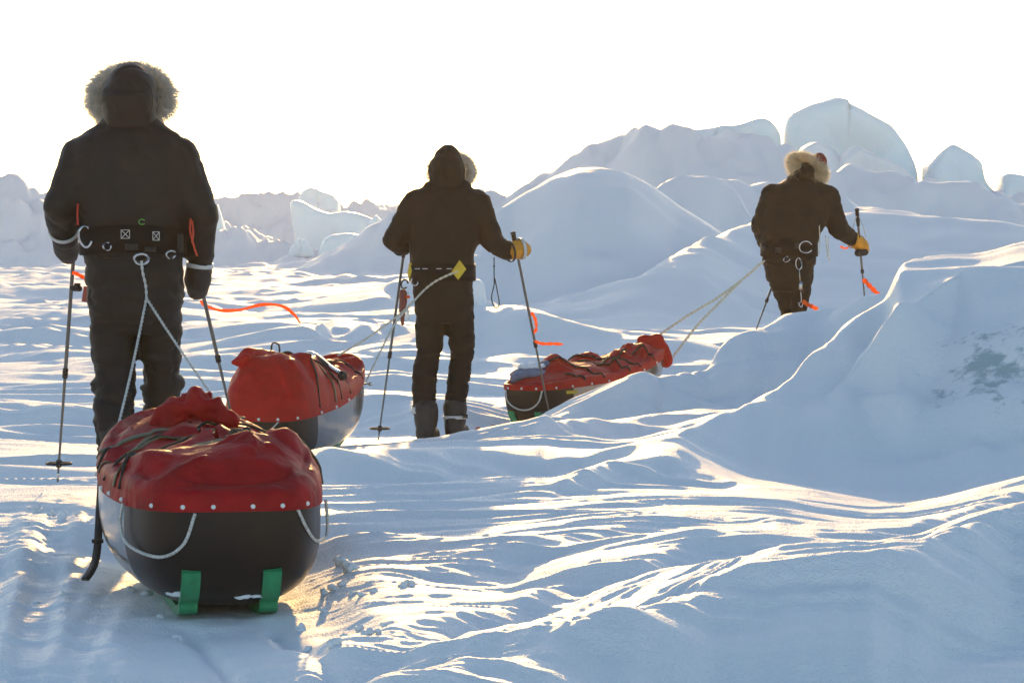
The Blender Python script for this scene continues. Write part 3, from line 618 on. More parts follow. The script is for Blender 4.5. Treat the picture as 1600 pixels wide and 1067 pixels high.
band(hp, (0, 1, 0), .02, .008, 'carry_loop', M_CORD, B.cover)
for n_, (a_, b_) in enumerate((((.118, 0), 0), ) * 0): pass
v = MB(); v.add(*tube([P(566, 601, 17.3), P(575, 599, 17.25), P(579, 599, 17.23)], .006)); v.add(*ellipsoid(P(579, 600, 17.22), (.012, .012, .014), 12, 8)); v.obj('tow_pin', M_STEEL, B.root)

# far sled
pC = P(818, 668, 20.3); pC[2] = -.06
C_ = Pulk(pC, R(-31), R(2.6), .86, 2.15, [(0, .07), (.15, .10), (.4, .16), (.7, .18), (.95, .145), (1.2, .16), (1.45, .13), (1.7, .17), (1.9, .14), (2.15, .08)], 37.0,
          'farthest sled with a low red load, half hidden behind a snow drift', M_REDTOP)
C_.build(); C_.runners(.16)
C_.snaps([.235, .12, .0, -.12, -.225], [(.30, -1), (.55, -1), (.8, -1), (1.1, -1), (1.4, -1), (1.7, -1)])
C_.grab([(.16, .335, .006), (.14, .24, .006), (.06, .185, .006), (-.04, .185, .006), (-.13, .24, .006), (-.16, .335, .006)], .006)
for x_ in (.72, 1.15, 1.35): C_.cord([(x_, 1), (x_ - .05, .6), (x_ - .12, .2), (x_ - .2, -.4), (x_ - .2, -1)], .008, M_CORD)
C_.cord([(.45, 1), (.40, .75), (.35, .6)], .008, M_CORD); C_.cord([(1.0, .3), (1.3, .25), (1.62, .5), (1.62, 1)], .008, M_CORD)
c0 = P(1020, 543, 21.7)
lump('cover_flap', [capsule(c0 + np.array([-.07, 0, -.07]), .05, c0 + np.array([-.06, 0, .03]), .055), capsule(c0 + np.array([-.06, 0, .04]), .055, c0 + np.array([.03, 0, .05]), .05), capsule(c0 + np.array([.03, 0, .05]), .05, c0 + np.array([.10, 0, -.09]), .05), capsule(c0 + np.array([-.02, 0, 0]), .06, c0 + np.array([.03, 0, -.08]), .06)], .012, M_REDTOP, C_.cover, 8, .012, 11)
c0 = P(829, 585, 20.55)
bag = lump('grey_bag', [ellipsoid(c0, (.14, .13, .045)), capsule(P(805, 592, 20.45), .04, P(855, 570, 20.7), .03)], .012, M_BAG, None, 4, .012, 12)
recenter(bag); tag(bag, 'blue grey bag dusted with snow, lying on the stern of the farthest sled', 'bag')
lump('snow_dusting', [ellipsoid(c0 + np.array([.01, 0, .048]), (.09, .07, .022))], .008, M_SNOW, bag, 6, .02, 24, 1)
v = MB(); v.add(*box(C_.W(C_.surf(-.262, .30, .004)), (.05, .012, .010), np.array([[math.cos(.5), -math.sin(.5), 0], [math.sin(.5), math.cos(.5), 0], [0, 0, 1]]))); v.obj('yellow_tag', M_YELLOW, C_.root, False)
# metal rod with a black knob strapped on the middle sled
rod = thing('metal_rod', P(505, 570, 16.6), 'grey metal rod with a black ball end lying on the middle sled', 'tool')
v = MB(); v.add(*tube(spline([P(472, 557, 16.85), P(484, 552, 16.8), P(500, 560, 16.7), P(515, 573, 16.55), P(532, 584, 16.42)], 30), .014, 12)); v.obj('shaft', M_STEEL, rod)
v = MB(); v.add(*ellipsoid(P(535, 587, 16.4), (.026, .026, .026))); v.obj('knob', M_CORD, rod)
v = MB(); v.add(*capsule(P(494, 562, 16.66), .028, P(508, 572, 16.56), .022)); v.obj('grip_wrap', M_CORD, rod)
# ------------------------------------------------------------------ skiers
M_SUIT = mat('black_shell_fabric', (.0055, .0048, .0045), rough=.52, spec=.3, bump=(220, .25, .002), var=(9, .3))
M_TROUSER = mat('black_trouser_fabric', (.005, .0046, .0047), rough=.55, spec=.28, bump=(200, .25, .002), var=(9, .3))
M_SUITB = mat('flare_brown_shell_fabric', (.010, .0075, .0055), rough=.72, spec=.22, bump=(220, .25, .002), var=(9, .3))  # near-black cloth, browned in its colour to imitate the lens flare veil
M_BELT = mat('black_webbing', (.005, .0046, .0045), rough=.6, spec=.15, bump=(300, .4, .002))
M_SKIN = mat('skin', (.45, .25, .17), rough=.5)
M_FURG = mat('grey_fur', (.72, .70, .65), rough=.8, trans=.65, var=(30, .4))
M_FURT = mat('tan_fur', (.78, .68, .50), rough=.8, trans=.65, var=(30, .4))
M_BOOT = mat('black_boot', (.016, .015, .014), rough=.6, var=(30, .3))
M_REFLECT = mat('reflective_tape', (.55, .55, .54), rough=.4)
M_MITTY = mat('yellow_mitten', (.70, .30, .025), rough=.7, trans=.15, var=(20, .2))
M_MITTB = mat('black_mitten', (.014, .013, .013), rough=.7, var=(20, .2))
M_ORANGE = mat('orange_ribbon', (.98, .30, .09), rough=.6, trans=.8)
M_REDHAT = mat('red_hat', (.20, .018, .010), rough=.8, bump=(150, .4, .004))
M_CARBON = mat('dark_pole', (.03, .028, .026), rough=.3, spec=.6)
M_ALU = mat('grey_pole', (.16, .155, .14), rough=.3, metal=.6)
M_GLASSY = mat('red_clear_plastic', (.35, .02, .02), rough=.15, coat=.5)
M_GREENMARK = mat('green_print', (.10, .32, .06), rough=.6)
M_SKI = mat('red_ski', (.45, .05, .03), rough=.35)
class Skier:
    def __init__(s, d, foot, label, suit, tr, seed):
        s.d, s.suit, s.tr, s.seed = d, suit, tr, seed
        o = P(foot[0], foot[1], d); s.o = o; s.root = thing('person', o, label, 'person', 'skiers hauling sleds')
    def q(s, px, py, dy=0.0): return P(px, py, s.d + dy)
    def m(s, r): return r * s.d / F                   # photo pixels -> metres at the skier
    def rings(s, rows, n=36, p=2.3):
        """rows of (py, px_center, px_halfwidth, depth_radius, dy)"""
        return loft([(*s.q(r[1], r[0], r[4] if len(r) > 4 else 0), s.m(r[2]), r[3]) for r in sorted(rows, key=lambda r: -r[0])], n, p)
    def cap(s, a, ra, b, rb): return capsule(s.q(*a), s.m(ra), s.q(*b), s.m(rb), 20)
    def wr(s, amp, sc=(9, 9, 13), crease=.010):
        def f(co):
            c = co * np.array(sc) / 9.0
            return amp * (n3(c, 9, s.seed) + .5 * n3(c, 19, s.seed + 2)) - crease * np.maximum(0, .35 - np.abs(n3(c, 7.5, s.seed + 5)) * 2.2) * 2
        return f
    def part(s, name, shapes, voxel, m, amp=.006, smooth=5, parent=None, sc=(9, 9, 13), crease=.010):
        b = MB()
        for v, f in shapes: b.add(v, f)
        co, f = remesh(b, voxel, smooth, s.wr(amp, sc, crease)); return mk(name, co, f, m, parent or s.root)
    def ruff(s, c, rx, rz, tilt, yaw, length, m, n=5200, tube_r=.022, arc=(0, 2 * math.pi), roll=0.0):
        """fur trim: a padded ring with many fine tapered hairs"""
        Rz = np.array(Matrix.Rotation(yaw, 3, 'Z')) @ np.array(Matrix.Rotation(tilt, 3, 'X')) @ np.array(Matrix.Rotation(roll, 3, 'Y'))
        def ring(a): return np.array([rx * math.cos(a), 0, rz * math.sin(a)])
        closed = arc[1] - arc[0] > 6.2
        A = np.linspace(arc[0], arc[1], 60); b = MB(); v, f = tube([c + Rz @ ring(a) for a in A], tube_r, 10); b.add(v, f)
        for _ in range(n):
            a = random.uniform(*arc); e = random.uniform(0, 2 * math.pi); out = np.array([math.cos(a), 0, math.sin(a)]); fw_ = np.array([0, 1.0, 0])
            dr = out * math.cos(e) + fw_ * math.sin(e); p0 = ring(a) + dr * tube_r * .9
            cl = math.sin(a * 23 + 2 * math.sin(e * 2)) * .14; dr = dr + (.45 + .3 * cl) * out + cl * np.array([-math.sin(a), 0, math.cos(a)]) + np.array([random.gauss(0, .34), random.gauss(0, .34), random.gauss(0, .34) - .12]); dr /= np.linalg.norm(dr)
            L = length * random.uniform(.35, 1.2) * (1 + .15 * math.sin(a * 7 + 1) * math.sin(a * 3)); sd_ = np.cross(dr, [random.gauss(0, 1), random.gauss(0, 1), random.gauss(0, 1)]); sd_ /= np.linalg.norm(sd_) + 1e-9
            w_ = .0011; p1 = p0 + dr * L * .55 + np.array([0, 0, -.08 * L]); p2 = p0 + dr * L + np.array([0, 0, -.3 * L])
            b.add([c + Rz @ x for x in (p0 - sd_ * w_, p0 + sd_ * w_, p1 + sd_ * w_ * .8, p1 - sd_ * w_ * .8, p2)], [(0, 1, 2, 3), (3, 2, 4)])
        return b.obj('fur_ruff', m, s.root)
    def body(s, head, hr, neck, sh, hips, arms, legs):
        """the wearer: one continuous skin under the clothes"""
        b = MB(); c = s.q(*head)
        b.add(*ellipsoid(c, (hr * .78, hr * .95, hr * 1.15))); b.add(*ellipsoid(c + np.array([0, hr * .55, -hr * .55]), (hr * .55, hr * .5, hr * .6)))
        b.add(*capsule(c + np.array([0, hr * .95, hr * .1]), hr * .12, c + np.array([0, hr * 1.12, -hr * .22]), hr * .17))        # nose
        for x in (-1, 1):
            b.add(*ellipsoid(c + np.array([x * hr * .32, hr * .82, hr * .12]), (hr * .17, hr * .12, hr * .1)))                      # eyes
            b.add(*ellipsoid(c + np.array([x * hr * .80, 0, 0]), (hr * .1, hr * .2, hr * .28)))                                     # ears
        b.add(*capsule(c + np.array([-hr * .25, hr * .93, -hr * .55]), hr * .09, c + np.array([hr * .25, hr * .93, -hr * .55]), hr * .09))  # mouth
        b.add(*capsule(c, hr * .55, s.q(*neck), hr * .52)); b.add(*capsule(s.q(*neck), .075, s.q(*hips), .10))
        b.add(*capsule(s.q(*sh[0]), .055, s.q(*sh[1]), .055))
        for (a, e, w_, g) in arms:
            b.add(*capsule(s.q(*a), .045, s.q(*e), .038)); b.add(*capsule(s.q(*e), .038, s.q(*w_), .028)); b.add(*capsule(s.q(*w_), .026, s.q(*g), .032))
            gp = s.q(*g)
            for k in range(4):                              # four fingers closed round the pole
                h = gp + np.array([0, .012, .026 - .017 * k]); l_ = (.9, 1, .95, .8)[k]
                b.add(*tube(spline([h + np.array([0, -.02, 0]), h + np.array([.018, .022 * l_, 0]), h + np.array([-.004, .036 * l_, -.002]), h + np.array([-.020, .018, -.003])], 14), .0095, 8))
            b.add(*tube([gp + np.array([0, -.02, .025]), gp + np.array([-.018, .004, .034]), gp + np.array([-.014, .026, .03])], .011, 8))
        for (h_, k_, f_) in legs:
            b.add(*capsule(s.q(*h_), .075, s.q(*k_), .052)); b.add(*capsule(s.q(*k_), .050, s.q(*f_), .038)); fp = s.q(*f_); b.add(*capsule(fp + np.array([0, -.02, -.03]), .036, fp + np.array([0, .15, -.05]), .03))
        co, f = remesh(b, .011, 2); return mk('body', co, f, M_SKIN, s.root)
    def mitten(s, wrist, hand, r, m, cuff_m=None, stripe=None, thumb=1):
        """padded mitten closed on a pole, thumb on its side"""
        w_ = s.q(*wrist); h = s.q(*hand); ax = (h - w_) / np.linalg.norm(h - w_); up = np.array([0, 0, 1.0]); sdv = np.cross(ax, up); sdv /= np.linalg.norm(sdv) + 1e-9
        rr = s.m(r)
        sh = [capsule(w_ + ax * .01, rr * .80, h, rr * .85), capsule(h, rr * .85, h + ax * rr * .55 + np.array([0, .03, -.012]), rr * .66), capsule(h + ax * rr * .5 + np.array([0, .035, -.01]), rr * .6, h + np.array([0, .055, -.02]) + sdv * .0, rr * .5)]
        sh.append(capsule(h - ax * rr * .5 + np.array([0, .02, rr * .4]), rr * .34, h + np.array([0, .05, rr * .55]), rr * .27))
        o = s.part('mitten', sh, .007, m, .002, 3, None, (9, 9, 9), .003)
        return o, w_, h, ax, rr
    def boot(s, ankle, fwd=(0.0, 1.0), r=.062, h=.22):
        a = s.q(*ankle); g = a.copy(); f = np.array([fwd[0], fwd[1], 0]); f = f / np.linalg.norm(f)
        b = [capsule(g + np.array([0, 0, .02]), r, g + np.array([0, 0, h]), r * 1.05), capsule(g + np.array([0, 0, -.055]) - f * .03, r * .80, g + np.array([0, 0, -.065]) + f * .19, r * .70), capsule(g - f * .03 + np.array([0, 0, -.03]), r * .85, g + np.array([0, 0, .04]), r)]
        o = s.part('boot', b, .011, M_BOOT, .004, 3, None, (9, 9, 9), .006)
        v = MB(); c = g + np.array([0, 0, -.118]); pts = [c - f * .075, c - f * .03, c + f * .06, c + f * .15, c + f * .215, c + f * .245]
        sd_ = np.cross(f, [0, 0, 1.0]); wd = [.030, .042, .042, .047, .040, .018]; L = []; Fc = []
        for p_, w_ in zip(pts, wd): L += [p_ - sd_ * w_ - np.array([0, 0, .012]), p_ + sd_ * w_ - np.array([0, 0, .012]), p_ + sd_ * w_ + np.array([0, 0, .014]), p_ - sd_ * w_ + np.array([0, 0, .014])]
        for i in range(len(pts) - 1):
            for k in range(4): Fc.append((i * 4 + k, i * 4 + (k + 1) % 4, i * 4 + 4 + (k + 1) % 4, i * 4 + 4 + k))
        Fc += [(3, 2, 1, 0), tuple((len(pts) - 1) * 4 + k for k in range(4))]
        v.add(L, Fc).obj('sole', M_CORD, o, False); return o
    def cuff(s, a, b, r, wd, m, parent, name='reflective_band', sq=1.0):
        """a thin band round a sleeve or leg"""
        a = np.asarray(a); b = np.asarray(b); t = (b - a) / np.linalg.norm(b - a); u, w_ = frame(t); V = []; Fc = []; n = 30
        for (o_, rr) in ((-wd / 2, r), (wd / 2, r), (wd / 2, r - .006), (-wd / 2, r - .006)):
            for k in range(n):
                e = 2 * math.pi * k / n; V.append(a + t * o_ + rr * (math.cos(e) * u + math.sin(e) * w_ * sq))
        for j in range(4):
            for k in range(n): Fc.append((j * n + k, j * n + (k + 1) % n, ((j + 1) % 4) * n + (k + 1) % n, ((j + 1) % 4) * n + k))
        return mk(name, V, Fc, m, parent)
    def belt(s, py0, py1, cx, hw, dr, m=None, grow=.012):
        V = []; Fc = []; n = 48
        for py, g_ in ((py1, grow), (py0, grow), (py0, grow - .008), (py1, grow - .008)):
            c = s.q(cx, py)
            for k in range(n):
                e = 2 * math.pi * k / n; ce, se = math.cos(e), math.sin(e); p_ = 2 / 2.3
                V.append(c + np.array([(s.m(hw) + g_) * math.copysign(abs(ce) ** p_, ce), (dr + g_) * math.copysign(abs(se) ** p_, se), .006 * math.sin(3 * e)]))
        for j in range(4):
            for k in range(n): Fc.append((j * n + k, j * n + (k + 1) % n, ((j + 1) % 4) * n + (k + 1) % n, ((j + 1) % 4) * n + k))
        return mk('harness_belt', V, Fc, m or M_BELT, s.root)
    def carabiner(s, px, py, dy, rx, rz, parent, rot=0.0, gap=True, r=.0042, m=None):
        c = s.q(px, py, dy); A = np.linspace(.4 if gap else 0, 2 * math.pi - (.0 if not gap else .5), 36); ca, sa = math.cos(rot), math.sin(rot)
        pts = [c + np.array([s.m(rx) * math.cos(a) * ca - s.m(rz) * math.sin(a) * sa, .012 * math.sin(2 * a), s.m(rx) * math.cos(a) * sa + s.m(rz) * math.sin(a) * ca]) for a in A]
        v, f = tube(pts, r, 8); return mk('carabiner', v, f, m or M_STEEL, parent)
def ski_pole(top, tip, label, grip=.13, basket=.055, bpos=.93, r=.0085, basket_tilt=None, grip_m=None):
    top = np.asarray(top, float); tip = np.asarray(tip, float); L = np.linalg.norm(top - tip); ax = (tip - top) / L
    t = thing('ski_pole', tip, label, 'ski pole', 'ski poles in the hands of the skiers')
    v = MB(); N = 24; pts = [top + ax * (L * k / N) for k in range(N + 1)]; v.add(*tube(pts[:15], r, 12)).add(*tube(pts[14:], [r * .82 - .0022 * k / 10 for k in range(N - 13)], 12)); v.obj('shaft', M_ALU, t)
    v = MB(); v.add(*tube([top + ax * (L * .57), top + ax * (L * .60)], r * 1.45, 12)); v.obj('clamp', M_CORD, t)
    v = MB(); v.add(*tube(spline([top - ax * .012, top, top + ax * .02, top + ax * .06, top + ax * grip], 16), [.011, .0175, .0165] + [.0145] * 12 + [.013, .011], 14)); v.obj('grip', M_CORD, t)
    c = top + ax * L * bpos; v = MB(); n = 36; nn = np.array([0, 0, 1.0]) if basket_tilt is None else np.asarray(basket_tilt); u, w_ = frame(nn)
    ring = [c + basket * (math.cos(a) * u + math.sin(a) * w_) for a in np.linspace(0, 2 * math.pi, n)]; v.add(*tube(ring, .006, 8))
    for k in range(4):
        a = math.pi / 4 + k * math.pi / 2; v.add(*tube([c, c + basket * (math.cos(a) * u + math.sin(a) * w_)], .005, 6))
    v.add(*tube([c - ax * .015, c + ax * .015], r * 1.5, 10)); v.obj('basket', M_CORD, t)
    v = MB(); v.add(*tube([tip - ax * .05, tip - ax * .02, tip], [r * .8, r * .6, .002], 10)); v.obj('tip', M_STEEL, t)
    return t
def ribbon(pts, width, label, wdir=(0, 0, 1)):
    o = band(spline(pts, 40), wdir, lambda i: width * (.75 + .35 * math.sin(i * .35) ** 2) * (1 if i < 36 else (40.5 - i) / 5), .0012, 'ribbon', M_ORANGE, None)
    recenter(o); return tag(o, label, 'ribbon', 'orange marker ribbons')
def rope(name, paths, r, m, label):
    """twisted two-strand line; several branches of one rope in one mesh"""
    b = MB()
    for p_ in paths:
        c = spline(p_, 90); L = np.concatenate([[0], np.cumsum(np.linalg.norm(np.diff(c, axis=0), axis=1))]); T = np.gradient(c, axis=0); u, w_ = frame(T[0])
        for ph in (0, math.pi):
            b.add(*tube([c[i] + r * .62 * (math.cos(L[i] * 95 + ph) * u + math.sin(L[i] * 95 + ph) * w_) for i in range(len(c))], r * .72, 7))
    o = b.obj(name, m); recenter(o); return tag(o, label, 'rope', 'tow ropes between skiers and sleds')
def knot(s_pt, r, b):
    for k in range(3):
        a = [s_pt + r * np.array([math.cos(e), .5 * math.sin(2 * e + k), math.sin(e + k)]) for e in np.linspace(0, 6.0, 16)]; b.add(*tube(a, r * .42, 7))

# ---- nearest skier
p1 = Skier(13.0, (205, 795), 'nearest skier seen from behind, black suit, hood with grey fur, arms at sides', M_SUIT, M_TROUSER, 1.0)
p1.body((205, 150, .05), .10, (205, 200, .02), ((130, 232), (278, 232)), (208, 430), [((122, 235), (92, 326, -.05), (104, 380, .17), (112, 392, .24)), ((285, 235), (314, 335, -.03), (311, 410, .1), (309, 440, .14))], [((172, 440), (178, 600, .03), (180, 735, -.02)), ((246, 440), (252, 590, .12), (252, 720, .2))])
p1.part('jacket', [p1.rings([(180, 204, 38, .085), (196, 204, 56, .10), (208, 204, 74, .125), (222, 203, 89, .14), (245, 203, 96, .155), (290, 204, 93, .165), (330, 205, 86, .168), (365, 207, 79, .166), (392, 208, 78, .166), (404, 208, 78, .166)]),
     p1.cap((124, 243), 30, (93, 324, -.05), 27), p1.cap((92, 322, -.05), 27, (101, 372, .12), 22), p1.cap((282, 243), 30, (314, 335, -.03), 28), p1.cap((314, 333, -.03), 27, (313, 408, .09), 21), p1.cap((150, 226), 26, (258, 226), 26)], .013, M_SUIT, .006)
p1.part('hood', [ellipsoid(p1.q(203, 150, .02), (p1.m(46), .15, p1.m(50))), ellipsoid(p1.q(203, 128, .03), (p1.m(30), .13, p1.m(30))), capsule(p1.q(192, 108, .06), .03, p1.q(214, 107, .06), .03), p1.rings([(150, 203, 45, .14), (180, 204, 42, .13), (205, 204, 46, .11)])], .010, M_SUIT, .006)
p1.ruff(p1.q(205, 151, .13), p1.m(55), p1.m(41), R(-8), R(2), .050, M_FURG, 12000, .029)
p1.part('trousers', [p1.rings([(372, 208, 77, .15), (400, 208, 78, .16), (430, 210, 77, .165), (470, 212, 76, .155), (500, 213, 70, .13), (520, 213, 54, .085)]),
     p1.cap((174, 480), 37, (178, 560, .02), 34), p1.cap((178, 560, .02), 34, (180, 590, .03), 33), p1.cap((180, 600, .03), 35, (178, 640, .0), 32), p1.cap((178, 640, .0), 32, (176, 735, -.02), 23),
     p1.cap((158, 548, .02), 20, (196, 552, .02), 17), p1.cap((160, 604, .03), 20, (196, 612, .03), 18), p1.cap((158, 655, .0), 15, (194, 650, .0), 15),
     p1.cap((251, 480), 35, (252, 570, .09), 31), p1.cap((252, 570, .09), 30, (253, 590, .12), 29), p1.cap((254, 604, .13), 33, (252, 640, .15), 29), p1.cap((252, 640, .15), 29, (250, 720, .2), 23), p1.cap((236, 556, .08), 18, (268, 548, .08), 18), p1.cap((236, 606, .13), 18, (272, 600, .13), 18)], .013, M_TROUSER, .010, 4, sc=(7, 7, 19), crease=.016)
p1.boot((178, 752, -.02)); p1.boot((252, 738, .2))
mt, w_, h_, ax_, rr = p1.mitten((101, 374, .13), (104, 388, .22), 25, M_MITTB); p1.cuff(p1.q(99, 359, .06), p1.q(101, 372, .12), p1.m(23) + .003, .018, M_REFLECT, mt)
mt, w_, h_, ax_, rr = p1.mitten((312, 416, .09), (309, 437, .13), 26, M_MITTB); p1.cuff(p1.q(312, 414, .095), p1.q(311, 424, .10), p1.m(21) + .001, .018, M_REFLECT, mt)
bl = p1.belt(354, 397, 208, 79, .168, grow=.012)
def stitched(s, px, py, hw, hh, dy, parent):
    c = s.q(px, py, dy); a, b_ = s.m(hw), s.m(hh); v = MB(); y = np.array([0, -.003, 0])
    k = [c + np.array([x * a, 0, z * b_]) for x, z in ((-1, -1), (1, -1), (1, 1), (-1, 1))]
    for i, j in ((0, 1), (1, 2), (2, 3), (3, 0), (0, 2), (1, 3)): v.add(*tube([k[i] + y, k[j] + y], .0016, 6))
    return v.obj('stitching', M_ROPE, parent)
stitched(p1, 196, 366, 6.5, 6.5, -.187, bl); stitched(p1, 244, 369, 5, 6.5, -.184, bl)
for a in ((134, 370, -.135, 10, 16, 0.15),): p1.carabiner(a[0], a[1], a[2], a[3], a[4], bl, a[5], True, .0062)
p1.carabiner(168, 385, -.19, 6, 6, bl, .8); p1.carabiner(267, 398, -.175, 7, 6, bl, .3)
p1.carabiner(221, 405, -.20, 11, 8, bl, 0, False, .0065)
for (a, b_, hw, hh) in ((150, 368, 5, 9), (206, 386, 10, 5), (282, 380, 4, 14), (235, 390, 8, 4)):
    v = MB(); v.add(*box(p1.q(a, b_, -.175 if 170 < a < 270 else -.12), (p1.m(hw), .018, p1.m(hh)))); v.obj('buckle', M_CORD, bl)
v = MB(); v.add(*tube([p1.q(222 + 5 * math.cos(a), 347 - 4 * math.sin(a), -.176) for a in np.linspace(.6, 5.6, 20)], .0022, 8)); v.obj('printed_mark', M_GREENMARK, p1.root)
v = MB(); v.add(*tube(spline([p1.q(298, 342, -.10), p1.q(297, 360, -.12), p1.q(303, 385, -.12), p1.q(308, 400, -.11)], 20), .004, 7)).add(*tube(spline([p1.q(300, 345, -.10), p1.q(302, 365, -.11), p1.q(300, 380, -.12)], 20), .004, 7)); v.obj('wrist_leash', mat('red_cord', (.6, .05, .02), rough=.6), p1.root)
v = MB(); v.add(*tube(spline([p1.q(122, 318, -.09), p1.q(121, 335, -.10), p1.q(122, 352, -.10)], 12), .004, 7)); v.obj('wrist_leash', bpy.data.materials['red_cord'], p1.root)
v = MB(); v.add(*tube(spline([p1.q(225, 125, -.13), p1.q(236, 140, -.135), p1.q(238, 165, -.12), p1.q(232, 182, -.11)], 20), .0022, 6)); v.obj('hood_cord', M_BELT, p1.root)
pole = ski_pole(p1.q(120, 330, .18), P(90, 752, 14.0), 'left hand pole of the nearest skier, standing free left of the sled', bpos=.93, grip=.12)
c = P(127, 457, 13.3); clip = thing('pole_clip', c, 'red clear plastic box clipped to the left pole of the nearest skier', 'clip')
v = MB(); v.add(*capsule(P(114, 450, 13.32), .014, P(124, 451, 13.30), .013)).add(*box(P(121, 448, 13.30), (.012, .012, .015))); v.obj('clamp', M_CORD, clip)
v = MB(); v.add(*box(P(137, 460, 13.28), (.020, .014, .034), np.array(Matrix.Rotation(.15, 3, 'Y')))); v.obj('case', M_GLASSY, clip, False)
ski_pole(p1.q(303, 400, .12), P(366, 668, 13.9), 'right hand pole of the nearest skier, slanting behind the nearest sled', bpos=.94)
ribbon([P(313, 470, 13.4), P(322, 478, 13.4), P(345, 485, 13.42), P(375, 484, 13.45), P(410, 476, 13.5), P(440, 478, 13.5), P(460, 492, 13.5), P(470, 507, 13.5)], .014, 'long orange ribbon streaming from the right pole of the nearest skier')
ribbon([P(113, 426, 13.2), P(120, 428, 13.2), P(131, 434, 13.22), P(136, 437, 13.24)], .017, 'short orange ribbon tied to the left pole of the nearest skier')
kn = P(229, 466, 12.66)
rope('tow_rope', [[P(221, 408, 12.78), P(223, 425, 12.75), P(228, 448, 12.70), kn], [kn, P(216, 530, 12.35), P(203, 590, 12.0), P(184, 668, 11.62)], [kn, P(262, 517, 12.38), P(305, 580, 12.0), P(343, 634, 11.66)]], .0045, M_ROPE, 'grey tow rope in a V from the nearest skier to the nearest sled')

# ---- middle skier
p2 = Skier(19.1, (692, 700), 'middle skier in dark suit, coloured brown to imitate lens flare, and pointed hood, yellow mitten on the right hand', M_SUITB, M_SUITB, 7.0)
p2.body((699, 262, .05), .10, (699, 292, .02), ((650, 315), (748, 315)), (692, 440), [((645, 322), (610, 374, -.03), (628, 386, .18), (633, 384, .24)), ((752, 322), (770, 380, .0), (797, 392, .10), (808, 390, .15))], [((670, 450), (668, 560, .05), (664, 655, .0)), ((716, 450), (722, 550, .10), (710, 650, .08))])
p2.part('jacket', [p2.rings([(282, 698, 32, .08), (292, 698, 40, .10), (300, 698, 54, .13), (312, 698, 59, .15), (340, 696, 58, .17), (375, 693, 54, .17), (400, 691, 51, .165), (420, 691, 50, .16), (428, 691, 49, .158)]),
     p2.cap((648, 318), 21, (614, 375, -.03), 17), p2.cap((614, 375, -.03), 17, (629, 388, .12), 14), p2.cap((748, 318), 21, (770, 378, .02), 18), p2.cap((770, 378, .02), 18, (792, 394, .09), 14.5), p2.cap((655, 312), 19, (742, 312), 19)], .014, M_SUITB, .006)
p2.part('hood', [ellipsoid(p2.q(698, 266, .0), (p2.m(30), .15, p2.m(30))), ellipsoid(p2.q(699, 246, .02), (p2.m(21), .11, p2.m(20))), capsule(p2.q(697, 232, .03), .028, p2.q(704, 232, .03), .028), p2.rings([(262, 698, 29, .14), (285, 698, 28, .12), (300, 698, 30, .10)])], .011, M_SUITB, .006)
p2.ruff(p2.q(706, 268, .12), p2.m(31), p2.m(24), R(-8), R(-12), .036, M_FURG, 8000, .026)
p2.part('trousers', [p2.rings([(400, 691, 47, .15), (430, 691, 48, .155), (460, 692, 48, .155), (485, 694, 45, .13), (505, 694, 34, .08)]),
     p2.cap((671, 475), 24, (671, 545, .05), 21), p2.cap((671, 545, .05), 21, (664, 585, .02), 20), p2.cap((664, 585, .02), 20.5, (662, 640, .0), 18.5),
     p2.cap((718, 475), 24, (722, 548, .09), 20), p2.cap((722, 548, .09), 20, (719, 575, .08), 18), p2.cap((719, 575, .08), 18, (711, 635, .06), 18)], .014, M_SUITB, .008, sc=(7, 7, 17), crease=.013)
b1 = p2.boot((666, 665, -.02), (.18, 1), .074, .10); b2 = p2.boot((711, 660, .06), (.22, 1), .072, .10)
p2.cuff(p2.q(662, 641, .0), p2.q(662, 650, .0), p2.m(19.5) + .002, .040, M_REFLECT, b1); p2.cuff(p2.q(711, 652, .06), p2.q(711, 658, .06), p2.m(18.6) + .002, .02, M_REFLECT, b2)
v = MB(); v.add(*box(p2.q(727, 650, -.02), (.016, .008, .012))); v.obj('strap_end', M_CORD, b2)
mt, w_, h_, ax_, rr = p2.mitten((628, 386, .14), (633, 385, .23), 13, M_MITTY)
mt, w_, h_, ax_, rr = p2.mitten((799, 392, .09), (812, 389, .14), 18, M_MITTY)
p2.cuff(p2.q(814, 389, .135), p2.q(822, 388, .15), rr * .88 + .005, .020, M_REFLECT, mt, 'reflective_band'); p2.cuff(p2.q(796, 393, .08), p2.q(804, 391, .1), p2.m(15.5) + .006, .012, M_CORD, mt, 'cuff_edge')
bl = p2.belt(413, 438, 691, 49, .158, M_BELT, .014)
def patch(s, px, py, hw, hh, dy, parent, yaw=0.0, name='reflector_patch'):
    c = s.q(px, py, dy); k = [(-1, -.15), (.1, 1), (1, .1), (-.1, -1)]; M_ = np.array(Matrix.Rotation(yaw, 3, 'Z'))
    V = [c + M_ @ np.array([s.m(hw) * x, y_, s.m(hh) * z]) for y_ in (-.006, .006) for x, z in k]
    return mk(name, V, [(0, 1, 2, 3), (7, 6, 5, 4), (0, 4, 5, 1), (1, 5, 6, 2), (2, 6, 7, 3), (3, 7, 4, 0)], M_YELLOW, parent, False)
patch(p2, 717, 422, 11.5, 15, -.165, bl, .25); patch(p2, 641, 424, 6, 14, -.07, bl, -.9)
for a in (652, 664, 686, 702): v = MB(); v.add(*box(p2.q(a, 420, -.176), (.016, .003, .0022))); v.obj('reflective_dash', M_REFLECT, bl, False)
p2.carabiner(648, 440, -.12, 5, 6, bl, .4, False, .005); p2.carabiner(632, 444, -.08, 5, 7, bl, -.3, True, .005, M_CORD)
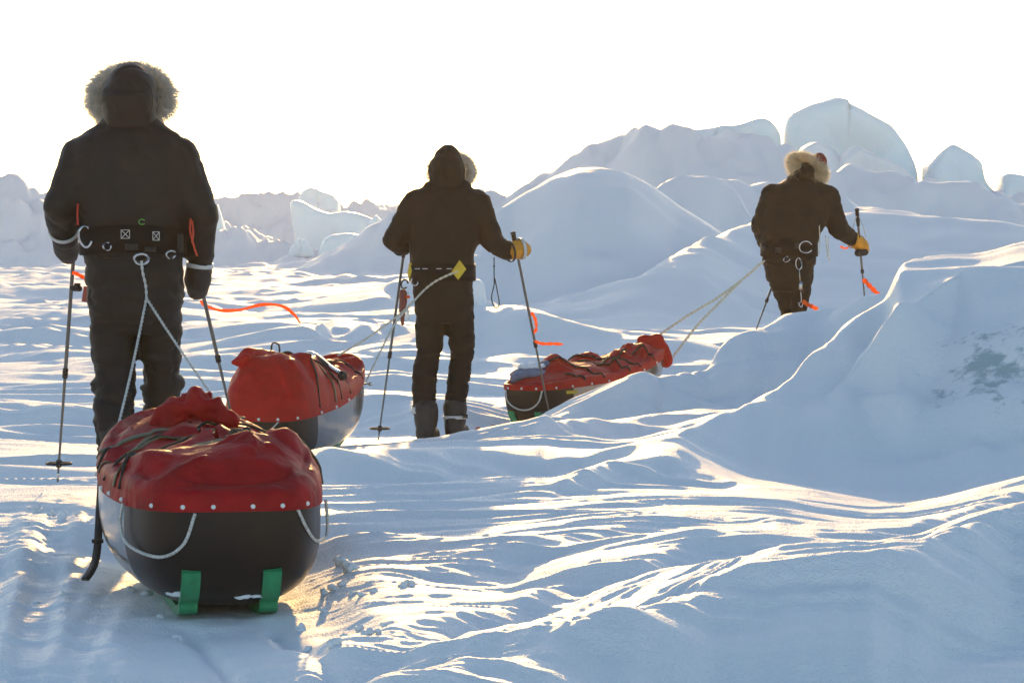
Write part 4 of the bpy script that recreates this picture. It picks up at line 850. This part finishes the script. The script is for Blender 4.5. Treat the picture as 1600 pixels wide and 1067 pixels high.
sheath = lump('knife_sheath', [capsule(p2.q(630, 458, -.07), .026, p2.q(629, 485, -.07), .022), capsule(p2.q(629, 485, -.07), .022, p2.q(629, 508, -.07), .008)], .006, mat('red_brown_leather', (.16, .03, .02), rough=.5), bl, 1, .003, 20)
v = MB(); v.add(*box(p2.q(637, 492, -.08), (.010, .006, .028))).add(*tube([p2.q(638, 456, -.08), p2.q(637, 488, -.08)], .004, 6)); v.obj('clear_tag', M_WHITE, bl)
v = MB(); v.add(*box(p2.q(637, 464, -.085), (.014, .010, .008))); v.obj('orange_tab', M_ORANGE, bl)
ski_pole(p2.q(634, 372, .24), P(591, 687, 18.95), 'left hand pole of the middle skier with a round black basket', bpos=.945, basket=.058)
ski_pole(p2.q(802, 366, .14), P(860, 655, 19.95), 'right hand pole of the middle skier, in front of the farthest sled', bpos=.96)
ribbon([P(830, 488, 19.5), P(836, 498, 19.5), P(838, 512, 19.5), P(834, 522, 19.5)], .02, 'short orange ribbon curling down the right pole of the middle skier')
ribbon([P(834, 533, 19.58), P(848, 537, 19.6), P(865, 537, 19.6), P(881, 538, 19.6)], .020, 'straight orange ribbon blown sideways from the right pole of the middle skier')
v = MB(); v.add(*tube(spline([p2.q(772, 402, .0), p2.q(772, 425, .0), p2.q(772, 445, .0), p2.q(768, 465, .0), p2.q(773, 480, .0), p2.q(780, 476, .0), p2.q(777, 455, .0), p2.q(773, 435, .0)], 50), .0035, 7)).add(*ellipsoid(p2.q(772, 416, 0), (.006, .006, .008), 10, 6)); v.obj('hanging_cord', M_CORD, p2.root)
for (a, b_, x_) in ((742, 676, .55), (766, 673, .62)):
    c = P(a, b_, 19.75); z0 = gz(c[0], c[1])
    sk = thing('ski', (c[0], c[1], z0), 'red tipped ski of the middle skier, ' + ('left one under the snow beside the boot' if a == 742 else 'right one pointing farther ahead'), 'ski', 'skis of the middle skier')
    bp = p2.q(666, 697, 0) if a == 742 else p2.q(711, 693, .06); dv = np.array([c[0] - bp[0], c[1] - bp[1], 0]); dv /= np.linalg.norm(dv)
    pts = spline([np.array([bp[0], bp[1], 0]) - dv * .55 + np.array([0, 0, bp[2] - .02]), np.array([bp[0], bp[1], bp[2] - .015]), np.array([c[0], c[1], 0]) - dv * .14 + np.array([0, 0, z0 + .0]), np.array([c[0], c[1], z0 + .022]), np.array([c[0] + dv[0] * .06, c[1] + dv[1] * .06, c[2] + .03])], 40)
    band(pts, np.cross(dv, [0, 0, 1]), lambda i: .075 if i < 30 else .085 * math.sqrt(max(.05, (40.6 - i) / 10.6)), .012, 'ski_body', M_SKI, sk)
kn = p2.q(664, 452, -.20)
rope('tow_rope', [[p2.q(716, 424, -.17), p2.q(700, 430, -.185), p2.q(680, 440, -.20), kn], [kn, P(628, 488, 18.4), P(580, 524, 17.9), P(528, 556, 17.45)], [kn, P(640, 478, 18.55), P(612, 515, 18.0), P(570, 600, 17.3)]], .0055, M_ROPEY, 'thin tow rope from the middle skier down to the bright sided middle sled')

# ---- far skier
p3 = Skier(22.6, (1240, 585), 'far skier in dark jacket with tan fur hood and red hat, knees hidden by snow', M_SUITB, M_SUITB, 13.0)
p3.body((1268, 266, .12), .082, (1257, 300, .06), ((1222, 318), (1280, 318)), (1228, 410, -.05), [((1214, 318, .04), (1190, 355, .02), (1196, 380, .22), (1200, 385, .28)), ((1288, 318, .04), (1311, 361, .02), (1338, 374, .14), (1346, 376, .2))], [((1215, 415), (1236, 500, .18), (1232, 560, .0)), ((1248, 415), (1248, 505, .0), (1246, 565, -.2))])
p3.part('jacket', [p3.rings([(272, 1256, 22, .09, .08), (282, 1254, 28, .11, .07), (292, 1250, 46, .13, .05), (305, 1249, 54, .15, .04), (335, 1244, 55, .17, .02), (365, 1236, 46, .165, 0), (390, 1233, 43, .16, 0), (408, 1233, 42, .16, 0), (416, 1234, 41, .158, 0)]),
     p3.cap((1208, 306, .04), 20, (1188, 352, .02), 15.5), p3.cap((1188, 352, .02), 16, (1196, 378, .15), 13), p3.cap((1294, 308, .04), 19, (1311, 360, .02), 16), p3.cap((1311, 360, .02), 16, (1334, 374, .12), 12)], .014, M_SUITB, .006)
p3.part('hood', [ellipsoid(p3.q(1257, 274, .04), (p3.m(19), .11, p3.m(17))), capsule(p3.q(1257, 268, .04), .07, p3.q(1255, 288, .04), .09)], .011, M_SUITB, .004)
p3.part('hat', [ellipsoid(p3.q(1280, 255, .13), (p3.m(13), .10, p3.m(17)))], .010, M_REDHAT, .003)
p3.ruff(p3.q(1262, 263, .05), p3.m(23), p3.m(12), R(-25), R(8), .040, M_FURT, 9000, .050, roll=R(30))
p3.part('trousers', [p3.rings([(395, 1233, 38, .15), (415, 1233, 40, .155), (435, 1234, 37, .15), (455, 1236, 31, .12)]),
     p3.cap((1218, 425), 22, (1236, 490, .16), 15), p3.cap((1236, 490, .16), 15, (1232, 560, .0), 14), p3.cap((1252, 425), 20, (1247, 495, .0), 13), p3.cap((1247, 495, .0), 13, (1246, 560, -.2), 13)], .014, M_SUITB, .006, sc=(7, 7, 15), crease=.012)
p3.boot((1232, 562, 0.0)); p3.boot((1246, 562, -.2))
mt, w_, h_, ax_, rr = p3.mitten((1196, 378, .16), (1199, 384, .25), 12, M_MITTY)
mt, w_, h_, ax_, rr = p3.mitten((1336, 376, .12), (1346, 384, .17), 14, M_MITTY); p3.cuff(p3.q(1333, 375, .12), p3.q(1340, 377, .14), p3.m(12) + .006, .014, M_MITTY, mt, 'mitten_cuff')
lump('palm_patch', [capsule(p3.q(1341, 395, .12), .03, p3.q(1352, 394, .14), .026)], .007, M_MITTB, mt, 1, .002, 20)
bl = p3.belt(380, 400, 1233, 42, .16, M_BELT, .014)
p3.carabiner(1259, 386, -.18, 10, 9, bl, 0, True, .0055); p3.carabiner(1229, 405, -.18, 5, 4, bl, .6); p3.carabiner(1248, 412, -.175, 4.5, 9, bl, .1, False, .004)
v = MB(); v.add(*tube([p3.q(1249, 420, -.175), p3.q(1251, 455, -.10)], .003, 6)).add(*box(p3.q(1251, 446, -.13), (.012, .008, .030))).add(*tube(spline([p3.q(1251, 455, -.10), p3.q(1252, 470, -.09), p3.q(1248, 474, -.09), p3.q(1252, 480, -.09), p3.q(1255, 472, -.09)], 24), .004, 6)); v.obj('hanging_clip', M_STEEL, bl)
for a, b_ in ((1197, 388), (1216, 391), (1246, 384)): v = MB(); v.add(*box(p3.q(a, b_, -.165 if a > 1205 else -.09), (.022, .014, .02))); v.obj('buckle', M_CORD, bl)
v = MB(); v.add(*tube(spline([p3.q(1280, 350, -.1), p3.q(1281, 375, -.12), p3.q(1280, 398, -.12)], 20), .004, 6)).add(*tube(spline([p3.q(1290, 368, -.06), p3.q(1292, 390, -.06), p3.q(1297, 408, -.06)], 20), .004, 6)).add(*tube(spline([p3.q(1294, 370, -.06), p3.q(1294, 392, -.06), p3.q(1293, 402, -.06)], 20), .003, 6)); v.obj('hanging_cord', M_ROPEY, p3.root)
ski_pole(p3.q(1339, 329, .14), P(1353, 490, 23.2), 'right hand pole of the far skier, upright in the yellow mitten', bpos=.93)
ski_pole(p3.q(1228, 388, .40), P(1176, 530, 22.0), 'left hand pole of the far skier, slanting back below the hip', bpos=.95)
v = MB(); v.add(*tube(spline([p3.q(1338, 338, .12), p3.q(1334, 350, .12), p3.q(1331, 366, .12)], 16), .004, 6)).add(*tube(spline([p3.q(1342, 338, .12), p3.q(1348, 352, .12), p3.q(1353, 370, .12)], 16), .004, 6)); v.obj('wrist_leash', M_REFLECT, p3.root)
ribbon([P(1349, 436, 22.8), P(1358, 446, 22.75), P(1368, 456, 22.7), P(1378, 467, 22.65)], .034, 'orange ribbon slanting from the right pole of the far skier towards the bank', (.7, 0, .7))
ribbon([P(1254, 470, 22.4), P(1262, 476, 22.4), P(1271, 480, 22.4), P(1280, 486, 22.4)], .032, 'orange ribbon sticking out beside the knees of the far skier')
ribbon([P(1313, 385, 22.7), P(1319, 388, 22.7), P(1326, 387, 22.7)], .014, 'tiny orange ribbon below the right elbow of the far skier')
kn = P(1160, 437, 22.25)
rope('tow_rope', [[P(1194, 408, 22.42), P(1185, 415, 22.38), P(1172, 427, 22.3), kn], [kn, P(1120, 466, 22.1), P(1075, 493, 22.0), P(1032, 522, 21.95)], [kn, P(1128, 469, 22.1), P(1090, 508, 21.95), P(1052, 557, 21.8)]], .008, M_ROPEY, 'cream tow rope from the far skier down to the farthest sled')
build_glare_haze()
